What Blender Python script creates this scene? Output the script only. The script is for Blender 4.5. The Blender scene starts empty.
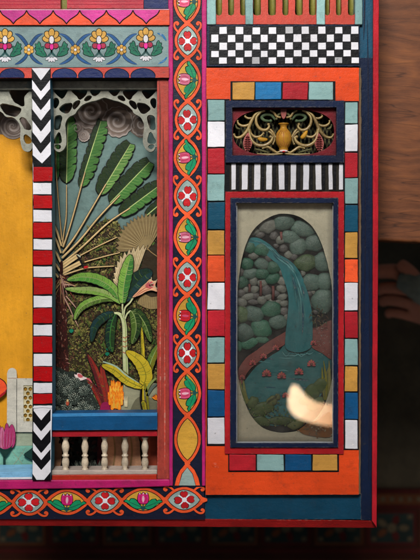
import bpy, bmesh, math, random
from mathutils import Vector, noise
from mathutils.geometry import tessellate_polygon

S = 0.001            # one layout unit in metres
D = 1000.0           # camera height above the painted front, in layout units
CX, CY = 210.0, 280.0
sc = bpy.context.scene
col = sc.collection
R = random.Random(7)

ZF = lambda z: z       # depth squeeze used for the thin printed pictures
def V(x, y, z=0.0):
    z = ZF(z)
    k = (D - z) / D
    return Vector(((x - CX) * k * S, (CY - y) * k * S, z * S))

# ------------------------------------------------------------------ materials
def lin(h):
    h = h.lstrip('#')
    c = [int(h[i:i + 2], 16) / 255 for i in (0, 2, 4)]
    return tuple((v / 12.92 if v <= .04045 else ((v + .055) / 1.055) ** 2.4) for v in c)

MATS = {}
WORN = set('dorange redrim redrimx redtrim gframe salmon handrail teal must blueb redb deepblue dteal magenta magx navyp bteal tealp balred tealy railred redst sage crimson ledge balw salmonx wood'.split())
def paint(name, hexa, rough=.4, var=.62, dirt=.7, grain='x', bump=.5, spec=.13, gain=1.0, chips=True, fine=1.0, ao=True):
    if name in MATS: return MATS[name]
    c = [min(v * gain, .92) for v in lin(hexa)]
    m = bpy.data.materials.new(name); m.use_nodes = True
    nt = m.node_tree; N = nt.nodes; L = nt.links
    b = N['Principled BSDF']
    tc = N.new('ShaderNodeTexCoord')
    mp = N.new('ShaderNodeMapping'); L.new(tc.outputs['Object'], mp.inputs[0])
    mp.inputs['Location'].default_value = (R.uniform(-5, 5), R.uniform(-5, 5), R.uniform(-5, 5))
    ms = N.new('ShaderNodeMapping'); L.new(mp.outputs[0], ms.inputs[0])
    ms.inputs['Scale'].default_value = (1, 5, 5) if grain == 'x' else ((5, 1, 5) if grain == 'y' else (3, 3, 3))
    def noi(vec, scale, det=3, rgh=.6):
        n = N.new('ShaderNodeTexNoise'); L.new(vec, n.inputs['Vector'])
        n.inputs['Scale'].default_value = scale; n.inputs['Detail'].default_value = det
        n.inputs['Roughness'].default_value = rgh
        return n.outputs['Fac']
    big = noi(mp.outputs[0], 22, 5, .62)
    brush = noi(ms.outputs[0], 58, 5, .68)
    tiny = noi(mp.outputs[0], 900 * fine, 2, .7)
    def math_(op, a, bb, cl=False):
        n = N.new('ShaderNodeMath'); n.operation = op; n.use_clamp = cl
        for i, v in enumerate((a, bb)):
            if isinstance(v, (int, float)): n.inputs[i].default_value = v
            else: L.new(v, n.inputs[i])
        return n.outputs[0]
    # combined value variation around 1
    t = math_('ADD', math_('MULTIPLY', big, .9), math_('MULTIPLY', brush, .9))
    t = math_('ADD', t, math_('MULTIPLY', tiny, .5))
    t = math_('SUBTRACT', t, 1.15)
    oi = N.new('ShaderNodeObjectInfo')
    val = math_('ADD', 1.0, math_('MULTIPLY', t, var))
    val = math_('MULTIPLY', val, math_('ADD', .9, math_('MULTIPLY', oi.outputs['Random'], .2)))
    wide = N.new('ShaderNodeMapRange'); wide.inputs['From Min'].default_value = .3; wide.inputs['From Max'].default_value = .7; wide.inputs['To Min'].default_value = .8; wide.inputs['To Max'].default_value = 1.12
    L.new(noi(mp.outputs[0], 11, 3), wide.inputs['Value']); val = math_('MULTIPLY', val, wide.outputs[0])
    mix = N.new('ShaderNodeMix'); mix.data_type = 'RGBA'; mix.blend_type = 'MULTIPLY'
    mix.inputs['Factor'].default_value = 1
    mix.inputs['A'].default_value = (*c, 1)
    cmb = N.new('ShaderNodeCombineColor')
    for i in range(3): L.new(val, cmb.inputs[i])
    L.new(cmb.outputs[0], mix.inputs['B'])
    out = mix.outputs['Result']
    # grime that gathers in broad patches, and small worn chips
    ramp = N.new('ShaderNodeMapRange'); ramp.inputs['From Min'].default_value = .52; ramp.inputs['From Max'].default_value = .8
    L.new(noi(mp.outputs[0], 75, 6, .7), ramp.inputs['Value'])
    g = N.new('ShaderNodeMix'); g.data_type = 'RGBA'
    L.new(math_('MULTIPLY', ramp.outputs[0], dirt), g.inputs['Factor'])
    L.new(out, g.inputs['A']); g.inputs['B'].default_value = (*[v * .35 + .012 for v in c], 1)
    out = g.outputs['Result']
    if chips:
        r2 = N.new('ShaderNodeMapRange'); r2.inputs['From Min'].default_value = .67; r2.inputs['From Max'].default_value = .71
        L.new(noi(mp.outputs[0], 240, 4, .6), r2.inputs['Value'])
        g2 = N.new('ShaderNodeMix'); g2.data_type = 'RGBA'
        L.new(math_('MULTIPLY', r2.outputs[0], .65), g2.inputs['Factor'])
        L.new(out, g2.inputs['A']); g2.inputs['B'].default_value = (*[v * .3 + .03 for v in c], 1)
        out = g2.outputs['Result']
    if chips:
        r4 = N.new('ShaderNodeMapRange'); r4.inputs['From Min'].default_value = .72; r4.inputs['From Max'].default_value = .75
        L.new(noi(mp.outputs[0], 620, 3, .6), r4.inputs['Value'])
        g4 = N.new('ShaderNodeMix'); g4.data_type = 'RGBA'
        L.new(math_('MULTIPLY', r4.outputs[0], .45), g4.inputs['Factor'])
        L.new(out, g4.inputs['A']); g4.inputs['B'].default_value = (*[min(.8, v * .7 + .22) for v in c], 1)
        out = g4.outputs['Result']
    if name in WORN:
        ae = N.new('ShaderNodeAmbientOcclusion'); ae.samples = 6; ae.inside = True; ae.only_local = True; ae.inputs['Distance'].default_value = .0011
        re_ = N.new('ShaderNodeMapRange'); re_.inputs['From Min'].default_value = .25; re_.inputs['From Max'].default_value = .9; re_.inputs['To Min'].default_value = 1; re_.inputs['To Max'].default_value = 0
        L.new(ae.outputs['AO'], re_.inputs['Value'])
        rn_ = N.new('ShaderNodeMapRange'); rn_.inputs['From Min'].default_value = .5; rn_.inputs['From Max'].default_value = .62
        L.new(noi(mp.outputs[0], 210, 6, .7), rn_.inputs['Value'])
        g5 = N.new('ShaderNodeMix'); g5.data_type = 'RGBA'
        L.new(math_('MULTIPLY', math_('MULTIPLY', re_.outputs[0], rn_.outputs[0]), .8), g5.inputs['Factor'])
        L.new(out, g5.inputs['A']); g5.inputs['B'].default_value = (*[min(.7, v * .5 + w_) for v, w_ in zip(c, (.26, .22, .18))], 1)
        out = g5.outputs['Result']
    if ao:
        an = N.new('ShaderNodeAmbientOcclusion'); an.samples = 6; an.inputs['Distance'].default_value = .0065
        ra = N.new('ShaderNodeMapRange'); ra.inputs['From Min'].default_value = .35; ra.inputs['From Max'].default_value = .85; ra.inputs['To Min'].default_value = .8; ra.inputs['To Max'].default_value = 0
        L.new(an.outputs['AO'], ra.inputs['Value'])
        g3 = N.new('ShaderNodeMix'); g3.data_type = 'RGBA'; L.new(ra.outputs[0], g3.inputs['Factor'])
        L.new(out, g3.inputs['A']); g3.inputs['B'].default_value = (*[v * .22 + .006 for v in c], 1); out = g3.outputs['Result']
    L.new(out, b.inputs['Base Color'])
    rr = math_('ADD', rough - .12, math_('MULTIPLY', brush, .28), True)
    L.new(rr, b.inputs['Roughness'])
    b.inputs['Specular IOR Level'].default_value = spec
    bp = N.new('ShaderNodeBump'); bp.inputs['Strength'].default_value = bump; bp.inputs['Distance'].default_value = .0009
    h = math_('ADD', math_('MULTIPLY', brush, .45), math_('MULTIPLY', tiny, .3))
    h = math_('ADD', h, math_('MULTIPLY', noi(mp.outputs[0], 170, 3), .7))
    L.new(h, bp.inputs['Height']); L.new(bp.outputs[0], b.inputs['Normal'])
    MATS[name] = m
    return m

P = dict(
 navy=('171b30', {}), navy2=('1c3358', {}), outline=('0c0d12', dict(rough=.6)),
 orange=('e2552c', {}), dorange=('e04a1e', dict(grain='x', var=.3)), magenta=('b8246e', dict(grain='y')), magx=('b51f66', {}),
 redrim=('b01d2a', dict(grain='y')), redrimx=('a01f1e', {}), redtrim=('a31a22', dict(grain='n')),
 salmon=('a03f35', dict(grain='y', var=.95, dirt=.95)), salmonx=('c4483c', dict(grain='x')),
 teal=('86a9a8', dict(grain='x', var=.35)), dteal=('134a63', {}), blueb=('1f72aa', {}), deepblue=('0f4d7c', {}), must=('c08d42', {}),
 redb=('b0202c', {}), white=('dfdde4', dict(var=.22, dirt=.25)), grey=('b3b2b6', {}), darkstrip=('2b2720', dict(grain='y', var=.8)), black=('0f0f13', dict(var=.5)),
 frieze=('82999a', dict(grain='x', var=.45)), pink=('c4378a', {}), sorange=('e2512f', {}), dome=('1c2a5e', {}),
 railred=('b53744', {}), balred=('c64a3c', dict(grain='y', var=.55, dirt=.5)), olive=('8d8b3e', dict(grain='y')), tealy=('86aaa9', dict(grain='y')),
 bteal=('0e4059', dict(var=.5)), tealp=('1b4c66', dict(grain='y', var=.5)), navyp=('0f1e3a', dict(grain='y', var=.5)),
 crack=('1b120d', dict(rough=.8)), wood=('776149', dict(grain='y', var=.7, dirt=.8, rough=.75)),
 lens_m=('c59539', {}), lens_t=('94a8a3', {}), heart=('c01f26', {}), leafg=('16885a', {}), tulip=('d04d72', {}), tulip2=('b9607a', {}), tuliplt=('eab3c4', {}),
 tulipm=('c2206e', {}),
 petal=('cb9a45', {}), crim=('a82346', {}), arc=('1d5186', {}), stem=('1c4b4a', {}), fleaf=('177256', {}), fmag=('dd2390', {}),
 sage=('98988c', dict(grain='n', var=.95, dirt=1.0, rough=.8, bump=1.0)), edgeblue=('4f89a8', dict(grain='y', var=.6)),
 redband=('ae0a10', dict(var=.3)), 
 yellow=('e6a028', dict(grain='y', var=.34, dirt=.35)), wallw=('cfcabd', dict(dirt=.5)), wallsage=('a9b39a', {}), water=('7fb7a2', {}), honey=('b98a30', {}), bluel=('7fb6dc', {}),
 lotus=('c8457f', {}), lotusl=('e27fa8', {}), dkgreen=('1d3a34', {}), dkgreen2=('2b4a45', {}),
 skyj=('6d8783', dict(grain='n', var=.35)), skyt=('648080', dict(grain='n')), cloud=('746459', dict(grain='n', var=.5)), cloudl=('a1938b', dict(grain='n', var=.3)), cloudm=('8c7c75', dict(grain='n', var=.4)), cloudw=('b5a8a0', dict(grain='n')),
 lfd=('26401f', {}), lfl=('4f8a38', dict(var=.7)), lfl2=('7aa545', dict(var=.7)), lfm=('3a7434', dict(var=.7)), lfo=('54702e', dict(var=.7)), lfpale=('9aae68', dict(var=.6)), lfdk=('18332a', {}), lfblue=('1e3c40', {}), lftan=('8d9a55', {}), vein=('b8cb80', {}),
 tan=('d8bb85', dict(var=.5)), tand=('a8875a', dict(var=.5)), cream=('dccfa8', {}), pinktan=('c49a86', {}),
 brass_highlight=('bcab7c', dict(var=.6, rough=.3)), pl1=('4a7b3a', dict(var=.7)), pl2=('628c46', dict(var=.7)), pld=('27391c', dict(var=.6)), trunkd=('3a1c18', dict(var=.8, grain='y')), trunkr=('6c3329', {}), trunkl=('b08672', {}), blk=('14110f', {}),
 bushbg=('352b1d', dict(grain='n', var=.8)), bo1=('70703a', {}), bo2=('8c8344', {}), bo3=('57562a', {}), bo4=('9a7a52', {}), bo5=('a09659', {}), bo6=('6b4a36', {}),
 fan=('8a7650', dict(var=.6)), fand=('6d5738', {}), fanl=('ab9668', {}), fan2=('dbc59a', {}), 
 gbg=('2c332e', {}), g1=('5f6c62', {}), g2=('869084', {}), g3=('454f49', {}), g4=('b3b7a4', {}),
 redl=('8e2b22', dict(var=.6)), redd=('571c20', {}), fuch=('94204e', {}), fl1=('f08a1c', {}), fl2=('f7b640', {}), fl3=('d95f1b', {}), peach=('e0a781', {}), pinkf=('c2585f', {}), birdw=('e6d0cc', {}),
 ylf=('c2ab2b', dict(var=.6)), yld=('7f7a20', {}), ylt=('a9c4ae', {}), ground=('98977c', dict(var=.6)), groundd=('6d6b55', {}), stalk=('c9cf9c', dict(var=.5)), stalkr=('b5523a', {}),
 handrail=('124b78', {}), rail_lit_top=('3f86bd', {}), balw=('cdbca4', dict(grain='n', var=1.1, dirt=.95, rough=.32, spec=.45)), ledge=('b9aaa0', dict(dirt=.6)), redst=('b8321f', {}), 
 gframe=('101d3a', dict(grain='n')), crimson=('6d1620', dict(var=.5)), gold=('8c7344', dict(var=1.0, dirt=.9, rough=.3, spec=.6)), goldo=('5f5c3c', dict(var=.6)), vase=('b5812d', dict(rough=.3)), vased=('9a5a20', {}), pend=('9a5650', {}), pendd=('7a2b2c', {}), gyel=('b5842a', {}), ggreen=('56684a', {}), dark=('0d0b09', dict(rough=.9)),
 rcream=('f4e9cd', dict(grain='n', var=.5, dirt=.75, rough=.85)), rbg=('1a1614', dict(grain='n', var=.6)), rk1=('55695f', dict(rough=.42, spec=.32, bump=1.2, grain='n', var=1.1, dirt=.5)), rk2=('38644f', dict(rough=.42, spec=.32, bump=1.2, grain='n', var=1.1, dirt=.5)), rk3=('6a6a62', dict(rough=.42, spec=.32, bump=1.2, grain='n', var=1.1, dirt=.5)), rk4=('5c5754', dict(rough=.42, spec=.32, bump=1.2, grain='n', var=1.1)), rk5=('4c5e3e', dict(rough=.42, spec=.32, bump=1.2, grain='n', var=1.1)),
 stream=('2f6d72', dict(grain='y', var=.6)), pool=('35696b', dict(grain='x', var=.6)), foam=('5c9092', {}), bank=('7c4640', dict(var=.5)), rlot=('a85c4c', {}), mound=('4d5a35', {}), mound2=('6d7048', {}), leaf_glow=('bf7c40', {}), silver=('b9bec4', dict(rough=.35)), speck=('d6d2c6', {}), rtrunk=('744440', {}),
 rug0=('3a1c14', dict(rough=.95, grain='n')), rug1=('4a1a17', dict(rough=.95)), rug2=('564936', dict(rough=.95)), rug3=('262f2b', dict(rough=.95)), rug4=('5a341e', dict(rough=.95)),
 sleeve=('7f867a', dict(rough=.9, grain='n', chips=False)), skin=('bd7e66', dict(rough=.5, grain='n', var=.25, chips=False, dirt=.2)), nail=('c58a78', dict(chips=False)),
)
def C(n):
    if n in MATS: return MATS[n]
    h, kw = P[n]
    return paint(n, h, **kw)

# ------------------------------------------------------------------ curves
def cr(pts, n=6, closed=False):
    out = []; m = len(pts)
    rng = range(m) if closed else range(m - 1)
    for i in rng:
        if closed: p = [pts[(i + j - 1) % m] for j in range(4)]
        else: p = [pts[max(i - 1, 0)], pts[i], pts[i + 1], pts[min(i + 2, m - 1)]]
        for k in range(n):
            t = k / n; t2 = t * t; t3 = t2 * t
            out.append(tuple(.5 * (2 * p[1][d] + (p[2][d] - p[0][d]) * t + (2 * p[0][d] - 5 * p[1][d] + 4 * p[2][d] - p[3][d]) * t2 +
                             (3 * p[1][d] - p[0][d] - 3 * p[2][d] + p[3][d]) * t3) for d in range(len(p[1]))))
    if not closed: out.append(tuple(pts[-1]))
    return out

def area(p): return .5 * sum(p[i - 1][0] * p[i][1] - p[i][0] * p[i - 1][1] for i in range(len(p)))

def densify(p, step):
    out = []
    for i in range(len(p)):
        a = p[i]; b = p[(i + 1) % len(p)]
        n = max(1, int(math.hypot(b[0] - a[0], b[1] - a[1]) / step))
        for k in range(n): out.append((a[0] + (b[0] - a[0]) * k / n, a[1] + (b[1] - a[1]) * k / n))
    return out

def wobble(p, amp, seed):
    o = []
    for x, y in p:
        o.append((x + amp * (noise.noise(Vector((x * .13 + seed, y * .13, 1.7))) + .5 * noise.noise(Vector((x * .5, y * .5 + seed, 9.)))),
                  y + amp * (noise.noise(Vector((x * .13, y * .13 + seed, 5.1))) + .5 * noise.noise(Vector((x * .5 + seed, y * .5, 4.)))))) 
    return o

def rect(x0, y0, x1, y1): return [(x0, y0), (x1, y0), (x1, y1), (x0, y1)]
def ell(cx, cy, rx, ry, rot=0, n=22, p=2.0):
    o = []
    for i in range(n):
        a = 2 * math.pi * i / n; c, s = math.cos(a), math.sin(a)
        x = rx * math.copysign(abs(c) ** (2 / p), c); y = ry * math.copysign(abs(s) ** (2 / p), s)
        o.append((cx + x * math.cos(rot) - y * math.sin(rot), cy + x * math.sin(rot) + y * math.cos(rot)))
    return o
def grow(p, d):
    """offset a closed outline outwards by d"""
    sgn = 1 if area(p) > 0 else -1
    o = []; n = len(p)
    for i in range(n):
        a = p[i - 1]; b = p[(i + 1) % n]
        tx, ty = b[0] - a[0], b[1] - a[1]; l = math.hypot(tx, ty) or 1
        o.append((p[i][0] + sgn * ty / l * d, p[i][1] - sgn * tx / l * d))
    return o

class M:
    """collects shapes and becomes ONE mesh object"""
    def __init__(s): s.v = []; s.f = []; s.mi = []; s.sm = []; s.mats = []
    def mat(s, m):
        if m not in s.mats: s.mats.append(m)
        return s.mats.index(m)
    def add(s, vs, fs, m, smooth=False):
        o = len(s.v); s.v += vs; k = s.mat(m)
        for f in fs: s.f.append([i + o for i in f]); s.mi.append(k); s.sm.append(smooth)
    def poly(s, pts, z, m, th=.5, wob=.18, step=3.0, holes=(), side=None, slope=None):
        def prep(p, ccw):
            if wob: p = wobble(densify(p, step), wob, z * 3.1 + len(s.v) * .01 if not holes else 1.)
            # image y is down: world CCW means negative image area
            if (area(p) < 0) != ccw: p = p[::-1]
            return p
        loops = [prep(list(pts), True)] + [prep(list(h), False) for h in holes]
        flat = [q for l in loops for q in l]
        zz = (lambda x, y: z) if slope is None else (lambda x, y: z + slope(x, y))
        top = [V(x, y, zz(x, y)) for x, y in flat]
        if holes:
            fs = []
            tri = tessellate_polygon([[Vector((x, -y, 0)) for x, y in l] for l in loops])
            for t in tri:
                a, b, c = (flat[i] for i in t)
                if area([a, b, c]) > 0: t = (t[0], t[2], t[1])
                fs.append(list(t))
        else: fs = [list(range(len(flat)))]
        s.add(top, fs, m)
        bot = [Vector((p.x, p.y, ZF(z - th) * S)) for p in top]
        sf = []; o = 0; n = len(flat)
        for l in loops:
            k = len(l)
            for i in range(k):
                a, b = o + i, o + (i + 1) % k
                sf.append([b, a, a + n, b + n])
            o += k
        base = len(s.v) - n
        # share the top ring so that edges can be bevelled
        s.v += bot; mk = s.mat(side or m)
        for f in sf: s.f.append([(i + base) for i in f]); s.mi.append(mk); s.sm.append(False)
    def outl(s, pts, z, m, w=.7, om='outline', **kw):
        s.poly(grow(pts, w), z, C(om), **kw); s.poly(pts, z + .22, m, **kw)
    def stroke(s, pts, w, z, m, th=.4, ends=(1, 1), wob=.0, out=0):
        """painted ribbon; ends = width factor at both ends"""
        n = len(pts); L, Rr = [], []
        for i, p in enumerate(pts):
            a = pts[max(i - 1, 0)]; b = pts[min(i + 1, n - 1)]
            tx, ty = b[0] - a[0], b[1] - a[1]; l = math.hypot(tx, ty) or 1
            t = i / (n - 1)
            f = 1
            if ends[0] != 1 and t < .5: f = ends[0] + (1 - ends[0]) * math.sin(t * math.pi)
            if ends[1] != 1 and t >= .5: f = ends[1] + (1 - ends[1]) * math.sin(t * math.pi)
            hw = w / 2 * f
            L.append((p[0] - ty / l * hw, p[1] + tx / l * hw)); Rr.append((p[0] + ty / l * hw, p[1] - tx / l * hw))
        if out:
            s.stroke(pts, w + 2 * out, z - .2, C('outline'), th, ends)
        vs = [V(x, y, z) for x, y in L] + [V(x, y, z) for x, y in Rr]
        vs2 = [Vector((v.x, v.y, ZF(z - th) * S)) for v in vs]
        fs = []
        for i in range(n - 1):
            fs.append([i, i + 1, n + i + 1, n + i])
            fs.append([i + 1, i, 2 * n + i, 2 * n + i + 1]); fs.append([n + i, n + i + 1, 3 * n + i + 1, 3 * n + i])
        s.add(vs + vs2, fs, m)
        for q in (0, n - 1):
            pass
    def dome(s, cx, cy, rx, ry, h, z, m, rot=0, n=18, rings=5, seed=0, lump=.08):
        vs = []; fs = []
        for j in range(rings):
            a = j / rings * math.pi / 2
            for i in range(n):
                t = 2 * math.pi * i / n
                k = 1 + lump * noise.noise(Vector((math.cos(t) * 1.3 + seed, math.sin(t) * 1.3, seed * 2.)))
                x = rx * math.cos(a) * math.cos(t) * k; y = ry * math.cos(a) * math.sin(t) * k
                q = V(cx + x * math.cos(rot) - y * math.sin(rot), cy + x * math.sin(rot) + y * math.cos(rot), z)
                q.z = ZF(z) * S + h * math.sin(a) * S; vs.append(q)
        q = V(cx, cy, z); q.z = (ZF(z) + h) * S; vs.append(q)
        for j in range(rings - 1):
            for i in range(n):
                a, b = j * n + i, j * n + (i + 1) % n
                fs.append([b, a, a + n, b + n])
        for i in range(n): fs.append([(rings - 1) * n + (i + 1) % n, (rings - 1) * n + i, rings * n])
        s.add(vs, fs, m, True)
    def tube(s, pts, rad, m, n=8, flat=1.0):
        """pts (x, y, z); rad a number or list"""
        k = len(pts); vs = []; fs = []
        W = [V(*p) for p in pts]
        for i in range(k):
            t = (W[min(i + 1, k - 1)] - W[max(i - 1, 0)]).normalized()
            up = Vector((0, 0, 1))
            a = t.cross(up)
            if a.length < 1e-4: a = Vector((1, 0, 0))
            a.normalize(); b = a.cross(t).normalized()
            r = (rad[i] if isinstance(rad, (list, tuple)) else rad) * S
            for j in range(n):
                th = 2 * math.pi * j / n
                vs.append(W[i] + a * (r * math.cos(th)) + b * (r * flat * math.sin(th)))
        for i in range(k - 1):
            for j in range(n):
                a, b = i * n + j, i * n + (j + 1) % n
                fs.append([a, b, b + n, a + n])
        fs.append(list(range(n))[::-1]); fs.append(list(range((k - 1) * n, k * n)))
        s.add(vs, fs, m, True)
    def lathe(s, cx, z, prof, m, n=18):
        """profile of (y, r) round an axis that runs down the picture"""
        vs = []; fs = []
        for y, r in prof:
            c = V(cx, y, z)
            for j in range(n):
                t = 2 * math.pi * j / n
                vs.append(c + Vector((math.cos(t) * r * S, 0, math.sin(t) * r * S)))
        for i in range(len(prof) - 1):
            for j in range(n):
                a, b = i * n + j, i * n + (j + 1) % n
                fs.append([a, b, b + n, a + n])
        s.add(vs, fs, m, True)
    def build(s, name, parent=None, bevel=0, seg=2):
        me = bpy.data.meshes.new(name)
        off = Vector((0, 0, 0)); q = parent
        while q is not None: off += q.location; q = q.parent
        me.from_pydata([v - off for v in s.v], [], s.f)
        for m in s.mats: me.materials.append(m)
        me.polygons.foreach_set('material_index', s.mi)
        me.polygons.foreach_set('use_smooth', s.sm)
        me.update()
        o = bpy.data.objects.new(name, me); col.objects.link(o); o.parent = parent
        if bevel:
            b = o.modifiers.new('bevel', 'BEVEL'); b.width = bevel * S; b.segments = seg; b.limit_method = 'ANGLE'; b.angle_limit = math.radians(50)
            b.harden_normals = False
        return o

def tag(o, label=None, cat=None, group=None, kind=None):
    if label: o['label'] = label
    if cat: o['category'] = cat
    if group: o['group'] = group
    if kind: o['kind'] = kind
    return o
def empty(name, loc):
    o = bpy.data.objects.new(name, None); col.objects.link(o); o.location = loc; o.empty_display_size = .02
    return o

# ================================================================== the painted box
box = tag(empty('painted_theatre_box', V(210, 280, -70)),
          'brightly painted wooden box with jungle scene, striped column and waterfall door, lying over table edge', 'painted box')

# ---- carcass: back board and dividing walls
m = M()
m.poly(rect(-42, -42, 377, 524), -58, C('crack'), th=12, wob=0)
m.poly(rect(160, 66, 170, 484), -2, C('trunkr'), th=59, wob=0)
m.poly(rect(32.5, 66, 50, 480), -12, C('crack'), th=46, wob=0)
m.poly(rect(-42, -42, 168, 77), -13, C('crack'), th=46, wob=0)
m.poly(rect(-42, 481, 168, 516), -5, C('crack'), th=53, wob=0)
m.poly(rect(204, -42, 377, 524), -18, C('crack'), th=40, wob=0)
m.build('carcass', box)

# ---- outer frame on the right and along the bottom
m = M()
m.poly(rect(357, -40, 373.6, 58), 0, C('tealp'), th=60, wob=.12)
m.poly([(357, 58), (373.2, 58), (373.2, 520), (361.2, 520), (361.2, 494.6), (357, 494.6)], 0.2, C('navyp'), th=60, wob=.15)
m.poly([(205, 493), (361, 493), (361, 519.4), (205, 519)], 0, C('bteal'), th=30, wob=.15)
for x, y0, y1 in ((364, -30, 40), (367.5, 20, 200), (364.5, 130, 330), (369, 250, 480)):
    m.stroke(cr([(x, y0), (x + .8, (y0 + y1) / 2), (x - .3, y1)], 8), 1.2, .45, C('navy'), .2, (.2, .2))
m.build('corner_frame', box, .6)
m = M()
m.poly([(373.3, -40), (379.2, -40), (378.3, 250), (376.8, 528), (372, 521), (372.8, 250)], 2.5, C('redrim'), th=64, wob=.15, side=C('redrimx'))
m.build('edge_strip', box, .8)
m = M()
m.poly([(-42, 517), (372, 520.5), (377, 528), (-42, 525.5)], 1, C('redrimx'), th=60, wob=.2, slope=lambda x, y: -max(0, (y - 518)) * .55)
m.build('edge_strip', box, .5)

# ---- floral border post
ZF = lambda z: 2.0 + (z - 2.0) * .4
XC = 187.3
cross = [-19, 23, 58.3, 101, 138.2, 177, 215, 259, 295, 336, 371, 415.5, 463]
def lens(cx, y0, y1, hw, p=1.0, n=14):
    o = []
    for i in range(n + 1):
        t = i / n; o.append((cx + hw * math.sin(math.pi * t) ** p * (1 if True else 0), y0 + (y1 - y0) * t))
    for i in range(1, n):
        t = 1 - i / n; o.append((cx - hw * math.sin(math.pi * t) ** p, y0 + (y1 - y0) * t))
    return o
def tr(pts, f): return [f(x, y) for x, y in pts]
def heart(cx, cy, r, ang):
    base = [(0, -.15), (.35, -.6), (.8, -.75), (1.08, -.35), (.95, 0), (1.08, .35), (.8, .75), (.35, .6), (0, .15)]
    return cr([(cx + r * (x * math.cos(ang) - y * math.sin(ang)), cy + r * (x * math.sin(ang) + y * math.cos(ang))) for x, y in base], 4, True)
def flower_med(m, f, L, z):
    """four red hearts on a pale ground; local frame: u along the border (-L..L), v across"""
    for k in range(4):
        a = k * math.pi / 2
        h0 = heart(0, 0, 1, 0); sx, sy = (6.6, 3.9) if k % 2 == 0 else (5.5, 4.2)
        q = [((x * sx + 1.6) * math.cos(a) - y * sy * math.sin(a), (x * sx + 1.6) * math.sin(a) + y * sy * math.cos(a)) for x, y in h0]
        m.outl(tr(q, f), z, C('heart'), .45, wob=.35)
    for k in range(4):
        a = math.pi / 4 + k * math.pi / 2
        m.stroke(tr([(1.2 * math.cos(a), 1.2 * math.sin(a)), (4.5 * math.cos(a), 4.4 * math.sin(a)), (7.0 * math.cos(a), 6.2 * math.sin(a))], f), 1.35, z + .6, C('white'), .3)
    m.poly(tr(ell(0, 0, 2.1, 2.1), f), z + .8, C('white'), .4, wob=.1)
def tulip_med(m, f, z, tone, rnd):
    """u along the border, v across; the bloom points to -v"""
    for sgn in (-1, 1):
        lf = cr([(sgn * 1, 6.2), (sgn * 5, 7.2 + rnd.uniform(-.4, .4)), (sgn * 9, 5.2), (sgn * 12.5, 2.2), (sgn * 15.6 + rnd.uniform(-.6, .6), .4), (sgn * 13.4, -.8), (sgn * 11.5, .4), (sgn * 10.2, -1.6), (sgn * 7, -1.2), (sgn * 4.5, 1.2), (sgn * 2.2, 4.2)], 4, True)
        m.outl(tr(lf, f), z, C('leafg'), .6, wob=.45)
        m.stroke(tr(cr([(sgn * 2, 5.2), (sgn * 7, 3.2), (sgn * 12, .8)], 4), f), .5, z + .5, C('stem'), .2, (1, .3))
    m.stroke(tr([(0, 2), (0, 9.2)], f), 1.2, z + .4, C('stem'), .3)
    m.poly(tr(ell(0, 6.4, 2.2, 1.6), f), z + .5, C('stem'), .3)
    bl = cr([(0, 2.6), (3.2, 2.0), (4.5, -1), (4.2, -5), (3, -7.2), (1.6, -5.6), (0, -7.6), (-1.6, -5.6), (-3, -7.2), (-4.2, -5), (-4.5, -1), (-3.2, 2)], 3, True)
    m.outl(tr(bl, f), z + .5, C(tone), .55, wob=.12)
    m.poly(tr(cr([(0, 1.6), (1.0, -1), (.8, -3.6), (0, -4.8), (-.8, -3.6), (-1.0, -1)], 3, True), f), z + .95, C('tuliplt' if tone != 'heart' else 'tulip'), .3)
    for sgn in (-1, 1):
        m.stroke(tr(cr([(sgn * 1.6, 1), (sgn * 2.4, -2), (sgn * 1.9, -5)], 4), f), .45, z + 1.0, C('crim'), .2)
    for u in (-2.8, 0, 2.8):
        m.poly(tr([(u - .55, -5.9), (u + .55, -5.9), (u * 1.08, -7.7)], f), z + 1.05, C('white'), .3, wob=.1)
def medallion(m, f, L, H, kind, z, rnd, ground=None):
    """orange ring in the local frame, half length L, half width H"""
    shape = [(u, v) for v, u in lens(0, -L - 1.6, L + 1.6, H, .76)]
    m.poly(tr(grow(shape, .55), f), z, C('outline'), .3, wob=.12)
    m.poly(tr(shape, f), z + .22, C('orange'), .4, wob=.32)
    for su in (-1, 1): m.poly(tr([(su * L - 4.2, -1.2), (su * L - 4.2, 1.2), (su * L, 2.9), (su * L + 4.2, 1.2), (su * L + 4.2, -1.2), (su * L, -2.9)], f), z + .36 + (.03 if kind == 'f' else 0) + (.01 if su > 0 else 0), C('orange'), .2, wob=.1)
    inner = [(u, v) for v, u in lens(0, -L + 3.2, L - 3.2, H - 3.3, .78)]
    m.poly(tr(grow(inner, .75), f), z + .42, C('outline'), .3, wob=.1)
    m.poly(tr(inner, f), z + .6, C(ground or ('lens_t' if kind == 'f' else 'lens_m')), .3, wob=.1)
    f0 = f; kf = 1.17 if kind == 'f' else 1.18
    ro_ = rnd.uniform(-.09, .09); k1 = kf * rnd.uniform(.93, 1.05); k2 = kf * rnd.uniform(.93, 1.05); du = rnd.uniform(-.6, .6); dv = rnd.uniform(-.5, .5)
    f = lambda u, v: f0((u * math.cos(ro_) - v * math.sin(ro_)) * k1 + du, (u * math.sin(ro_) + v * math.cos(ro_)) * k2 + dv)
    if kind == 'f': flower_med(m, f, L, z + .8)
    elif kind == 't': tulip_med(m, f, z + .8, rnd.choice(['tulip', 'heart', 'tulip2', 'tulip']), rnd)
    elif kind == 'tm': tulip_med(m, f, z + .8, 'tulipm', rnd)
    f = f0
    if kind == 'f':
        for su in (-1, 1):
            for sv in (-1, 1):
                p = cr([(su * (L - 8.6), sv * (H - 3.4)), (su * (L - 6), sv * (H - 1.0)), (su * (L - 3), sv * (H + .3)), (su * (L - .2), sv * (H - .2)), (su * (L + .9), sv * (H - 2.4)), (su * (L - .6), sv * (H - 3.7)), (su * (L - 1.8), sv * (H - 2.9))], 5)
                m.stroke(tr(p, f), 2.0, z + .46, C('orange'), .4, (1, .9), out=.4)
                m.poly(tr(ell(su * (L - 1.2), sv * (H - 2.9), 1.35, 1.3), f), z + .5, C('orange'), .4)
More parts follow.
